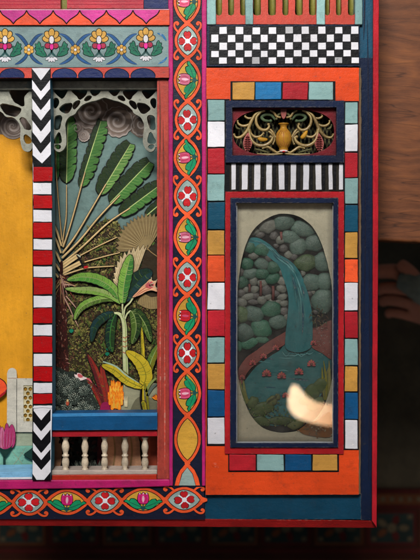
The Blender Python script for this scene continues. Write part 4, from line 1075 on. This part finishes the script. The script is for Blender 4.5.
# ---- framed relief picture behind glass
m = M()
m.poly([(225.4, 191.6), (344, 191.6), (343.6, 454), (224.8, 453.8)], 6.4, C('redtrim'), th=12, wob=.2, holes=[rect(230.4, 197.8, 338.2, 447.6)])
pic = m.build('relief_picture', box, .8, 3)
m = M()
m.poly([(230.6, 198), (338.2, 198), (338, 447.4), (230.2, 447.4)], 8.2, C('gframe'), th=16, wob=.12, holes=[rect(236.2, 202.8, 333.6, 443.4)])
m.build('inner_frame', pic, .7, 3)
m = M()
m.poly(rect(236.0, 202.4, 333.8, 443.6), 4.2, C('silver'), th=1, wob=.1, holes=[rect(237.2, 203.2, 332.6, 441.8)])
m.build('glass_bead', pic, .3)
arch = cr([(284.5, 213.6), (271, 216.4), (258, 225), (249.5, 236), (243.5, 252), (239.5, 272), (237, 300), (235.6, 330), (236.4, 358), (239, 382), (244.6, 402), (252, 417), (262, 427.4), (275, 432.4), (288, 433), (302, 429.6), (314, 421), (324, 407), (330, 390), (333.6, 370), (334.6, 330), (333, 296), (329, 270), (322, 245), (313, 227.6), (300, 217)], 5, True)
m = M(); m.poly(rect(230.5, 198.2, 338, 447.2), -1.6, C('rcream'), th=3, wob=.25, step=2.5, holes=[arch]); m.build('mount_board', pic, .5)
ZF = lambda z: z - 4.6
m = M(); m.poly(grow(arch, 3), -4.2, C('rbg'), .5, wob=.15); m.build('landscape_ground', pic)
m = M()
pool = cr([(289, 340), (280, 350), (268, 358), (256, 367), (246, 379), (241.5, 388), (246, 403), (254, 417), (268, 425), (290, 424), (312, 408), (325, 388), (331.4, 370), (331, 356), (320, 352), (311, 343)], 5, True)
m.poly(pool, -3.6, C('pool'), .6, wob=.4)
for k in range(40):
    y = rn.uniform(356, 418); x = rn.uniform(258, 312); l = rn.uniform(3, 9)
    m.stroke(cr([(x - l, y), (x, y + rn.uniform(-1, 1)), (x + l, y + .4)], 4), rn.uniform(.5, 1.1), -3.3, C(rn.choice(['foam', 'stream', 'stream', 'dteal'])), .2, (.1, .1))
m.build('pool', pic)
m = M()
stream = cr([(246.6, 240.6), (251, 237.6), (259, 238.4), (267, 242.4), (274.4, 248.6), (280, 255), (287, 258.6), (294.6, 265), (300.6, 274), (305.6, 286), (309.6, 300), (312.4, 318), (312.6, 336), (311, 347), (304, 351.6), (294, 352), (286, 348), (285.4, 336), (287.4, 318), (288.6, 302), (286.6, 288), (282.6, 276), (279, 266), (271, 259), (264.6, 253), (257.6, 248.6), (250, 246.4)], 5, True)
m.poly(stream, -1.6, C('stream'), 3, wob=.35)
mid = cr([(248, 240.6), (260, 242), (270, 248.6), (279, 258), (289, 266), (296, 280), (300, 298), (301, 320), (299, 346)], 8)
for k in range(70):
    t0 = rn.randint(0, len(mid) - 14); o = rn.uniform(-.9, .9); l = rn.randint(6, 12)
    seg_ = mid[t0:t0 + l]
    w_ = [2.4 + 8 * max(0, (y - 245) / 100) for x, y in seg_]
    m.stroke([(x + o * w * .9, y) for (x, y), w in zip(seg_, w_)], rn.uniform(.4, 1.0), -1.3 + k * .003, C(rn.choice(['foam', 'pool', 'dteal', 'stream', 'foam'])), .2, (.1, .1))
for k in range(9):
    x = 286 + k * 3; m.stroke(cr([(x - 4, 352 + rn.uniform(-1, 3)), (x, 354 + rn.uniform(-1, 3)), (x + 4, 352.6 + rn.uniform(-1, 3))], 4), rn.uniform(.6, 1.3), -3.0 + k * .01, C(rn.choice(['foam', 'stream', 'foam'])), .2, (.1, .1))
m.build('waterfall', pic)
m = M()
m.poly(cr([(236.6, 378), (239, 368), (246, 358), (257, 350), (268, 342), (280, 335), (288, 331), (288.6, 340), (280, 347.4), (268, 354), (257, 363), (247, 373), (241, 386), (238, 388)], 4, True), -2.4, C('bank'), 1.6, wob=.4)
m.poly(cr([(311, 330), (320, 326), (334, 322), (334, 358), (322, 353), (311, 346)], 4, True), -2.6, C('bank'), 1.4, wob=.4)
m.build('river_bank', pic)
def boulders(lst, cols, hk):
    for i, b in enumerate(lst):
        x, y, rx, ry = b[:4]; m = M()
        c_ = b[4] if len(b) > 4 else cols[i % len(cols)]
        m.dome(x, y, rx * 1.15, ry * 1.15, min(6.0, hk * 1.1 * min(rx, ry)), -4.0, C(c_), n=20, seed=i * 1.7 + x, lump=.22, rot=rn.uniform(-.3, .3))
        m.build('boulder', pic)
boulders([(267, 225.5, 8.4, 7.4, 'rk3'), (283.5, 222, 10, 8, 'rk1'), (303.5, 228.4, 11.4, 7.4, 'rk1'), (290, 237, 8.4, 6.4, 'rk1'), (298, 246.6, 8.2, 7), (315.5, 243, 10, 7.6, 'rk1'), (306, 263, 10.4, 8, 'rk5'), (323, 262, 9.2, 8.6, 'rk1'), (311, 282.6, 9.4, 8, 'rk1'), (325, 282, 8.4, 8.4, 'rk1'), (323.4, 301, 11, 11, 'rk1')], ['rk1', 'rk3'], .42)
boulders([(274, 236, 4.2, 4), (280, 240, 4.2, 4), (283.5, 248.6, 4, 3.6), (288.4, 255, 3.8, 3.6), (294, 257, 3.6, 3.4), (255, 231.6, 4.4, 4), (260, 235, 4.6, 3), (269, 230, 3.4, 2.6), (276, 246, 2.6, 2.2), (312.6, 303, 2.8, 4.2), (309.6, 293.6, 3.2, 3), (313, 292, 2.6, 2.4), (316, 312, 3, 2.4), (303, 273, 2.4, 3)], ['rk4', 'rk3'], .5)
boulders([(250, 247, 6.8, 6), (262, 249.6, 8.2, 6.6), (253.6, 256, 4.6, 3.6, 'rk3'), (269.4, 257, 4.2, 5, 'rk4'), (247, 264, 6.2, 6), (261.4, 264, 7, 5.2), (273.6, 268, 6.4, 6.2), (283, 271.6, 4, 4.6, 'rk3'), (250.6, 273.8, 7.2, 5.2), (262, 274, 7.2, 5.2), (242, 282.4, 5.8, 5.6), (253.6, 281.6, 4.2, 4, 'rk3'), (262.4, 283.4, 5, 3.4, 'rk3'), (272.4, 279, 7, 5), (282.6, 281, 4.8, 4.4, 'rk3'), (241, 272, 3.4, 4, 'rk4')], ['rk2', 'rk2', 'rk1'], .5)
boulders([(254.4, 289.4, 4.4, 3.4), (266, 290.4, 4.8, 4.6), (281.4, 288.8, 5, 4), (248.6, 296.6, 6, 3.4), (256, 296, 4, 3), (261.4, 300, 4.6, 4.2), (268, 297, 4.2, 3), (276, 293.6, 3.4, 3), (282.4, 297, 5, 3.2), (241.4, 302.6, 6, 4), (253, 302, 5.2, 2.6), (278.6, 301.6, 3.2, 2.2), (284, 303.6, 4.4, 3), (241, 293, 4, 3.4), (246, 289.6, 3, 3), (272, 301, 3, 2.6), (284, 311, 4, 3.6), (243, 308, 3, 2), (286.6, 318, 3, 4)], ['rk3', 'rk4', 'rk3'], .5)
boulders([(242, 314, 8.4, 7.4, 'rk5'), (253.8, 314.4, 9, 7.6), (271.4, 309.6, 9.2, 7.6), (243.4, 333, 9.4, 8.4, 'rk1'), (261, 328.6, 9.4, 7.6), (278.6, 322.4, 8.4, 6.4), (248.6, 343.4, 8.4, 5), (262, 339.6, 6, 3.4, 'rk2'), (238.8, 346, 3.6, 5)], ['rk2', 'rk1'], .42)
for x, y0, y1, w in ((249.4, 284, 292, 2.6), (260.6, 281, 296, 3.0), (273, 286, 300, 3.2), (281, 232, 240, 3)):
    m = M(); m.tube([(x, y0, -3), (x + .4, (y0 + y1) / 2, -2.6), (x, y1, -3)], [w * .5, w * .45, w * .6], C('rtrunk'), 8, .7); m.build('tree_trunk', pic)
for x, y, r in ((266.6, 373.4, 4.6), (281.6, 375.6, 4.4), (299, 371.6, 4.4), (311.4, 363.4, 4.2), (252.6, 362.4, 3.6), (263.4, 356, 3.6), (275.6, 347.6, 3.6), (242, 377, 3.2), (285.6, 395, 3.4), (313.4, 342.6, 3.4)):
    m = M()
    for k in range(7):
        a = -math.pi / 2 + (k - 3) * .62; rr_ = r * (1 if k != 3 else 1.1)
        px, py = x + rr_ * .45 * math.cos(a), y + rr_ * .45 * math.sin(a) + 1
        m.dome(px, py, rr_ * .62, rr_ * .3, .9, -2.4 + (1.0 if y > 358 and x > 244 else 1.0) * .3 + (3 - abs(k - 3)) * .18, C('rlot' if k % 2 else 'pinkf'), rot=a, n=10, rings=3, lump=0)
    m.dome(x, y + .6, r * .4, r * .4, 1.2, -1.4, C('bank'), n=10, rings=3)
    m.build('lotus_flower', pic)
m = M()
for x, y, rx, ry, ro, c_ in ((262, 409, 13, 7, -.25, 'mound'), (272, 401, 6.4, 5, -.7, 'mound2'), (277.5, 397, 3, 3.4, 0, 'mound2'), (253, 403, 6, 7, .3, 'mound'), (281, 421, 14, 4.6, 0, 'mound'), (296, 424, 9, 5, -.3, 'mound2'), (262, 421, 9, 5, .4, 'mound')):
    m.dome(x, y, rx, ry, 2.4, -3.6, C(c_), rot=ro, seed=x, lump=.25, n=24)
for k in range(7): m.stroke([(266 + k * 1.6, 404.6 - k * 1.0), (269 + k * 1.5, 400 - k * 1.0)], .6, -.9, C('outline'), .2, (.3, .3))
for k in range(70):
    x, y = rn.uniform(248, 296), rn.uniform(402, 426); m.poly(ell(x, y, 1.2, .7, rn.uniform(0, 3), 7), -1.15 + k * .003, C(rn.choice(['mound', 'mound2', 'rk5', 'lfo'])), .15, wob=0)
m.build('mossy_mound', pic)
m = M()
for x, y, rx, ry, ro, c_ in ((312, 392, 9, 7, -.5, 'mound'), (321, 385, 9, 7, -.6, 'mound'), (306, 400, 7, 5, -.4, 'rk5'), (316, 404, 9, 6, -.6, 'mound')):
    m.dome(x, y, rx, ry, 2.2, -3.6, C(c_), rot=ro, seed=x, lump=.25, n=24)
m.build('mossy_mound', pic)
m = M()
for k in range(9):
    x = 327 + rn.uniform(-3, 4); m.stroke(cr([(x, 400), (x + rn.uniform(-2, 2), 385), (x + rn.uniform(-3, 4), 364 + rn.uniform(-4, 8))], 5), 2.4, -2.6 + k * .1, C(rn.choice(['bo1', 'bo2', 'mound', 'yld'])), .3, (.6, .2))
for k in range(6):
    x = 240.5 + rn.uniform(-3, 3); m.stroke(cr([(x + 6, 404), (x + 2, 394), (x, 382 + rn.uniform(-4, 6))], 5), 3, -2.6 + k * .1, C(rn.choice(['bo1', 'mound', 'mound2'])), .3, (.8, .2))
m.build('reed_clump', pic)
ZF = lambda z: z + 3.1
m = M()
m.poly(cr([(299, 430), (308, 424), (318, 420), (329, 412), (332, 420), (332, 436), (318, 437), (306, 435)], 4, True), -3.6, C('leaf_glow'), .5, wob=.8)  # leaf-brown patch, enlarged and brightened to paint the reflected glow as well
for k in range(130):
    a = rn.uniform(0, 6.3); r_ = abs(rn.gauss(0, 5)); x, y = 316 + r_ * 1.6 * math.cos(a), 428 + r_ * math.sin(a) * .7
    m.poly(ell(x, y, rn.uniform(.6, 1.8), rn.uniform(.4, 1), rn.uniform(0, 3), 7), -3.4 + k * .006, C(rn.choice(['leaf_glow', 'bo4', 'vased', 'leaf_glow', 'tand', 'cream'])), .2, wob=0)
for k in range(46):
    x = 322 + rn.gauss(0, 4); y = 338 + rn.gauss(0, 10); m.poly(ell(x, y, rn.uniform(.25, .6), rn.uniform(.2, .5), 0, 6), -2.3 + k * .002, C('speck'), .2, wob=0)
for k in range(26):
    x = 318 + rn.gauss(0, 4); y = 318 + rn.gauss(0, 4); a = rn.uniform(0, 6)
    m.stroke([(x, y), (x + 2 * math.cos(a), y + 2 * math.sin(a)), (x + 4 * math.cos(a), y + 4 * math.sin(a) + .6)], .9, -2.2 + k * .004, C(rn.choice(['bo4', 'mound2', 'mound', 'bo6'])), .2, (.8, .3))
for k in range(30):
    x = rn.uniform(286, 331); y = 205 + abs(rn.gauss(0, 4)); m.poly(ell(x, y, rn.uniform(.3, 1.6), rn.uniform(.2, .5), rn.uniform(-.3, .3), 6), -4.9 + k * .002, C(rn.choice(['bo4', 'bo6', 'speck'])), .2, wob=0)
m.build('leaves_and_glow', pic)
ZF = lambda z: z

# dusty glass
g = bpy.data.materials.new('dusty_glass'); g.use_nodes = True
nt = g.node_tree; N = nt.nodes; L = nt.links
for n in list(N): N.remove(n)
out = N.new('ShaderNodeOutputMaterial'); tr_ = N.new('ShaderNodeBsdfTransparent'); gl = N.new('ShaderNodeBsdfGlossy'); df = N.new('ShaderNodeBsdfDiffuse')
gl.inputs['Roughness'].default_value = .012; tr_.inputs[0].default_value = (.97, .98, .97, 1); df.inputs[0].default_value = (.42, .4, .36, 1)
fr_ = N.new('ShaderNodeFresnel'); fr_.inputs['IOR'].default_value = 1.5
mx = N.new('ShaderNodeMixShader'); L.new(fr_.outputs[0], mx.inputs[0]); L.new(tr_.outputs[0], mx.inputs[1]); L.new(gl.outputs[0], mx.inputs[2])
tcx = N.new('ShaderNodeTexCoord'); no = N.new('ShaderNodeTexNoise'); no.inputs['Scale'].default_value = 60; no.inputs['Detail'].default_value = 8; no.inputs['Roughness'].default_value = .7
L.new(tcx.outputs['Object'], no.inputs['Vector'])
mr = N.new('ShaderNodeMapRange'); mr.inputs['From Min'].default_value = .35; mr.inputs['From Max'].default_value = .75; mr.inputs['To Min'].default_value = .01; mr.inputs['To Max'].default_value = .08
L.new(no.outputs['Fac'], mr.inputs['Value'])
mx2 = N.new('ShaderNodeMixShader'); L.new(mr.outputs[0], mx2.inputs[0]); L.new(mx.outputs[0], mx2.inputs[1]); L.new(df.outputs[0], mx2.inputs[2])
L.new(mx2.outputs[0], out.inputs[0])
m = M()
a = [V(236.6, 203, 3.2), V(333.2, 203, 3.2), V(333.2, 443, 3.2), V(236.6, 443, 3.2)]
m.add(a, [[3, 2, 1, 0]], g); m.build('glass_pane', pic)

# ================================================================== table
def wood_material():
    m = bpy.data.materials.new('table_wood'); m.use_nodes = True
    nt = m.node_tree; N = nt.nodes; L = nt.links; b = N['Principled BSDF']
    tc = N.new('ShaderNodeTexCoord')
    dn = N.new('ShaderNodeTexNoise'); dn.inputs['Scale'].default_value = 9; dn.inputs['Detail'].default_value = 2; L.new(tc.outputs['Object'], dn.inputs['Vector'])
    sub = N.new('ShaderNodeVectorMath'); sub.operation = 'MULTIPLY_ADD'; L.new(dn.outputs['Color'], sub.inputs[0]); sub.inputs[1].default_value = (.02, .028, .0); L.new(tc.outputs['Object'], sub.inputs[2])
    mp = N.new('ShaderNodeMapping'); mp.inputs['Scale'].default_value = (1.0, 5.5, 1); mp.inputs['Location'].default_value = (.1, .37, 0); L.new(sub.outputs[0], mp.inputs[0])
    w = N.new('ShaderNodeTexNoise'); w.inputs['Scale'].default_value = 9; w.inputs['Detail'].default_value = 7; w.inputs['Roughness'].default_value = .68; w.inputs['Distortion'].default_value = .2; L.new(mp.outputs[0], w.inputs['Vector'])
    mp2 = N.new('ShaderNodeMapping'); mp2.inputs['Scale'].default_value = (1, 26, 1); L.new(sub.outputs[0], mp2.inputs[0])
    f = N.new('ShaderNodeTexNoise'); f.inputs['Scale'].default_value = 60; f.inputs['Detail'].default_value = 5; f.inputs['Roughness'].default_value = .7; L.new(mp2.outputs[0], f.inputs['Vector'])
    # ring figure
    wv = N.new('ShaderNodeTexWave'); wv.wave_type = 'RINGS'; wv.rings_direction = 'Z'; wv.inputs['Scale'].default_value = 11; wv.inputs['Distortion'].default_value = 5; wv.inputs['Detail'].default_value = 3; wv.inputs['Detail Scale'].default_value = 2.2
    mp3 = N.new('ShaderNodeMapping'); mp3.inputs['Location'].default_value = (-.185, -.57, 0); mp3.inputs['Scale'].default_value = (1, 2.4, 1); L.new(sub.outputs[0], mp3.inputs[0]); L.new(mp3.outputs[0], wv.inputs['Vector'])
    cr_ = N.new('ShaderNodeValToRGB'); e = cr_.color_ramp.elements
    e[0].position = .2; e[0].color = (*lin('3f2212'), 1); e[1].position = .85; e[1].color = (*lin('94592f'), 1)
    k = e.new(.5); k.color = (*lin('6f4024'), 1)
    a1 = N.new('ShaderNodeMath'); a1.operation = 'MULTIPLY_ADD'; L.new(f.outputs['Fac'], a1.inputs[0]); a1.inputs[1].default_value = .4; L.new(w.outputs['Fac'], a1.inputs[2])
    a2 = N.new('ShaderNodeMath'); a2.operation = 'MULTIPLY_ADD'; L.new(wv.outputs['Fac'], a2.inputs[0]); a2.inputs[1].default_value = .12; L.new(a1.outputs[0], a2.inputs[2])
    a3 = N.new('ShaderNodeMath'); a3.operation = 'SUBTRACT'; L.new(a2.outputs[0], a3.inputs[0]); a3.inputs[1].default_value = .27
    L.new(a3.outputs[0], cr_.inputs[0])
    # dark drying cracks
    mp4 = N.new('ShaderNodeMapping'); mp4.inputs['Scale'].default_value = (2.2, 26, 1); mp4.inputs['Rotation'].default_value = (0, 0, -.12); L.new(sub.outputs[0], mp4.inputs[0])
    ck = N.new('ShaderNodeTexNoise'); ck.inputs['Scale'].default_value = 4.2; ck.inputs['Detail'].default_value = 1; L.new(mp4.outputs[0], ck.inputs['Vector'])
    ab = N.new('ShaderNodeMath'); ab.operation = 'SUBTRACT'; L.new(ck.outputs['Fac'], ab.inputs[0]); ab.inputs[1].default_value = .5
    ab2 = N.new('ShaderNodeMath'); ab2.operation = 'ABSOLUTE'; L.new(ab.outputs[0], ab2.inputs[0])
    mr = N.new('ShaderNodeMapRange'); mr.inputs['From Min'].default_value = .002; mr.inputs['From Max'].default_value = .014; mr.inputs['To Min'].default_value = .5; mr.inputs['To Max'].default_value = 1; L.new(ab2.outputs[0], mr.inputs['Value'])
    mu = N.new('ShaderNodeMix'); mu.data_type = 'RGBA'; mu.blend_type = 'MULTIPLY'; mu.inputs['Factor'].default_value = 1; L.new(cr_.outputs[0], mu.inputs['A']); cc = N.new('ShaderNodeCombineColor')
    for i in range(3): L.new(mr.outputs[0], cc.inputs[i])
    L.new(cc.outputs[0], mu.inputs['B']); L.new(mu.outputs['Result'], b.inputs['Base Color'])
    b.inputs['Roughness'].default_value = .55; b.inputs['Specular IOR Level'].default_value = .3
    bp = N.new('ShaderNodeBump'); bp.inputs['Strength'].default_value = .35; bp.inputs['Distance'].default_value = .001; L.new(a3.outputs[0], bp.inputs['Height']); L.new(bp.outputs[0], b.inputs['Normal'])
    return m
tm = wood_material()
m = M()
m.poly([(-150, -150), (620, -150), (620, 243.5), (420, 242.6), (376, 240.5), (-150, 236)], -72, tm, th=34, wob=.5)
tbl = m.build('wooden_table', None, 3, 3)
tag(tbl, 'brown grained wooden table with cracked edge, right of and under the painted box', 'table')

# ================================================================== floor and rug
m = M(); m.add([V(-900, -900, -560), V(1400, -900, -560), V(1400, 1500, -560), V(-900, 1500, -560)], [[3, 2, 1, 0]], paint('floor_mat', '4e4536', rough=.9, grain='n', var=.7, chips=False, fine=.3))
tag(m.build('floor'), kind='structure')
m = M(); Z = -548
m.poly(rect(-220, 489, 760, 900), Z, C('rug0'), th=11, wob=0)
m.poly(rect(-220, 490.5, 760, 493), Z + .8, C('rug1'), .5); m.poly(rect(-220, 494, 760, 504.5), Z + .8, C('rug4'), .5)
for x in range(-220, 760, 9): m.poly(ell(x, 499.2, 2.6, 2.6, .0, 8), Z + 1.6, C('rug2'), .5)
m.poly(rect(-220, 505.5, 760, 508), Z + .8, C('rug1'), .5)
for i, x in enumerate(range(-217, 760, 53)):
    m.poly(rect(x + 2, 511, x + 50, 545), Z + .8, C('rug1' if i % 2 else 'rug4'), .5); m.poly(rect(x + 4.5, 513.5, x + 47.5, 542.5), Z + 1.6, C('rug3'), .5)
    for k in range(5):
        a = k * 1.26; m.poly(ell(x + 26 + 12 * math.cos(a), 528 + 8.4 * math.sin(a), 5.4, 3.4, a, 9), Z + 2.4, C(('rug2', 'rug1', 'rug4')[k % 3]), .5)
    m.poly(ell(x + 26, 528, 5, 5, 0, 8), Z + 2.6, C('rug2'), .5)
    for sx, sy in ((8, 517), (44, 517), (8, 539), (44, 539)): m.poly(ell(x + sx, sy, 3, 2.6, 0, 6), Z + 2.4, C('rug2'), .5)
for k in range(6): m.poly(rect(-220, 549 + k * 11, 760, 553 + k * 11), Z + .8, C(('rug1', 'rug4', 'rug1')[k % 3]), .5)
tag(m.build('patterned_rug'), 'dark red and brown patterned rug on the floor below the painted box', 'rug')

# ================================================================== person: hand and sleeved forearm
def skin_body(name, chains, mat, parent=None, sub=2):
    vs = []; es = []; rd = []; idx = {}
    def vid(p):
        key = (round(p[0], 2), round(p[1], 2), round(p[2], 2))
        if key not in idx:
            idx[key] = len(vs); vs.append(V(*p[:3])); rd.append(p[3] * S * (D - p[2]) / D)
        return idx[key]
    for ch in chains:
        for a, b in zip(ch, ch[1:]):
            e = (vid(a), vid(b))
            if e not in es: es.append(e)
    me = bpy.data.meshes.new(name); me.from_pydata(vs, es, []); me.update()
    o = bpy.data.objects.new(name, me); col.objects.link(o); o.parent = parent
    me.materials.append(mat)
    md = o.modifiers.new('skin', 'SKIN'); md.use_smooth_shade = True
    ly = me.skin_vertices[0] if me.skin_vertices else None
    if ly is None:
        bm = bmesh.new(); bm.from_mesh(me); bm.verts.layers.skin.verify(); bm.to_mesh(me); bm.free(); ly = me.skin_vertices[0]
    for i, r in enumerate(rd): ly.data[i].radius = (r, r); ly.data[i].use_root = (i == 0)
    sd = o.modifiers.new('sub', 'SUBSURF'); sd.levels = sub; sd.render_levels = sub
    return o
zh = -330
wr = (446, 318, zh, 15); pm = (426, 304, zh, 15)
chains = [
 [(620, 420, zh - 60, 30), (540, 370, zh - 30, 25), wr, pm],
 [pm, (410, 284, zh + 4, 9.5), (398, 271, zh + 4, 8.6), (381, 271.5, zh, 7.6), (366, 272.5, zh - 4, 6.6), (357, 273, zh - 6, 5.4)],
 [pm, (408, 294, zh + 6, 8.6), (397, 288, zh + 4, 7.6), (383, 288, zh - 6, 6.8), (377, 293, zh - 16, 6.0)],
 [pm, (409, 305, zh + 4, 8.2), (398, 300, zh + 4, 7.0), (385, 299.5, zh - 6, 6.2), (380, 304, zh - 14, 5.4)],
 [pm, (413, 316, zh, 7.6), (402, 313, zh, 6.2), (390, 312, zh - 8, 5.4), (386, 316, zh - 14, 4.8)],
 [pm, (420, 288, zh + 14, 9.5), (410, 272, zh + 18, 7.8), (398, 262, zh + 14, 6.4)],
]
person = skin_body('person', chains, C('skin'))
tag(person, 'person below the table edge, hand pointing left from a grey green sleeve behind the box', 'person')
m = M()
path = [(640, 432, zh - 64), (560, 376, zh - 38), (480, 334, zh - 4), (448, 308, zh + 8), (424, 291, zh + 16), (408, 283, zh + 18), (399, 280.5, zh + 14)]
q = cr(path, 6); n = len(q)
m.tube(q, [(44 - 34 * (i / (n - 1)) ** .8) * (1 + .05 * math.sin(i * 2.1)) for i in range(n)], C('sleeve'), 18, .9)
m.build('sleeve', person)

# ================================================================== added unseen glowing lump standing in for a sunlit hand mirrored in the glass
def glow_lump_mat():
    m = bpy.data.materials.new('lump_glow'); m.use_nodes = True
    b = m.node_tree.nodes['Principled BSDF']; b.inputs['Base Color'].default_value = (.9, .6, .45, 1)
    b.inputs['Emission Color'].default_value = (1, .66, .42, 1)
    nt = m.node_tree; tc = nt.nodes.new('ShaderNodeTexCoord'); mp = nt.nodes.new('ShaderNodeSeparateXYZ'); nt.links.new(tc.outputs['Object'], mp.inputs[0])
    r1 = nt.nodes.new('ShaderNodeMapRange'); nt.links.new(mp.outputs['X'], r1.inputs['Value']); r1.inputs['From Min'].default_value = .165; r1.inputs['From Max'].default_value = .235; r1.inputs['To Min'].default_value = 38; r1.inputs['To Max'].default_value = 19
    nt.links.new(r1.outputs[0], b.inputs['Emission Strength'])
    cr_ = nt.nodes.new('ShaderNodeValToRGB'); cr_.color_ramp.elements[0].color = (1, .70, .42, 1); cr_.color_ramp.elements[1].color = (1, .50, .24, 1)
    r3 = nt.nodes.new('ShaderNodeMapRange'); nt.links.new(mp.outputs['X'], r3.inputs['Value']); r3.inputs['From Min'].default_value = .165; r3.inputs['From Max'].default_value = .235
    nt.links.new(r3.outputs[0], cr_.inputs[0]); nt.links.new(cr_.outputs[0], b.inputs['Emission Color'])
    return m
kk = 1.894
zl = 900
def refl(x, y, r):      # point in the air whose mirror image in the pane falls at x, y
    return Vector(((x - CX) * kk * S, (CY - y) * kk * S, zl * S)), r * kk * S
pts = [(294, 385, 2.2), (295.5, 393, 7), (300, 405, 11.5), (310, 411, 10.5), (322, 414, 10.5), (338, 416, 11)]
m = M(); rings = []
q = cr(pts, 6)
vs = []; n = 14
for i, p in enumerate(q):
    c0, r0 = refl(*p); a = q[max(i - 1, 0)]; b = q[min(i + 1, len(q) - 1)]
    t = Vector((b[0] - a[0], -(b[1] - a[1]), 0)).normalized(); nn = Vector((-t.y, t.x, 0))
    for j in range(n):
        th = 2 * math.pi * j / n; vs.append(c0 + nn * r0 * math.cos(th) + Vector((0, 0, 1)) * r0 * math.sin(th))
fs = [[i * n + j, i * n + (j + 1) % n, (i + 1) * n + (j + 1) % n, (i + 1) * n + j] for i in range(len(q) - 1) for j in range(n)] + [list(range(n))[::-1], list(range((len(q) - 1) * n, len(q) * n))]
m.add(vs, fs, glow_lump_mat(), True)
glow_lump = m.build('reflection_glow_lump')
tag(glow_lump, 'added glowing lump out of view, standing in for a sunlit hand reflected in the glass', 'reflection helper')

# ================================================================== light, world, camera
w = bpy.data.worlds.new('World'); sc.world = w; w.use_nodes = True
w.node_tree.nodes['Background'].inputs[0].default_value = (.62, .7, .8, 1); w.node_tree.nodes['Background'].inputs[1].default_value = .11
def arealamp(name, loc, target, size, power, color, sy=None):
    l = bpy.data.lights.new(name, 'AREA'); l.energy = power; l.color = color; l.size = size
    if sy: l.shape = 'RECTANGLE'; l.size_y = sy
    o = bpy.data.objects.new(name, l); col.objects.link(o); o.location = loc
    o.rotation_euler = (Vector(target) - Vector(loc)).to_track_quat('-Z', 'Y').to_euler()
    return o
arealamp('window_light', (-.14, .98, 1.24), (0.0, .05, 0), .45, 29.5, (1.0, .975, .93))

cam = bpy.data.cameras.new('camera'); co = bpy.data.objects.new('camera', cam); col.objects.link(co)
co.location = (0, 0, D * S); cam.sensor_fit = 'VERTICAL'; cam.sensor_height = 36; cam.lens = 36 * D / 560
cam.clip_start = .01; cam.clip_end = 100
cam.dof.use_dof = True; cam.dof.focus_distance = (D + 4) * S; cam.dof.aperture_fstop = 5.0
sc.camera = co
sc.view_settings.view_transform = 'Standard'; sc.view_settings.look = 'None'; sc.view_settings.exposure = 0; sc.view_settings.gamma = 1
sc.render.resolution_x = 768; sc.render.resolution_y = 1024
sc.render.engine = 'CYCLES'
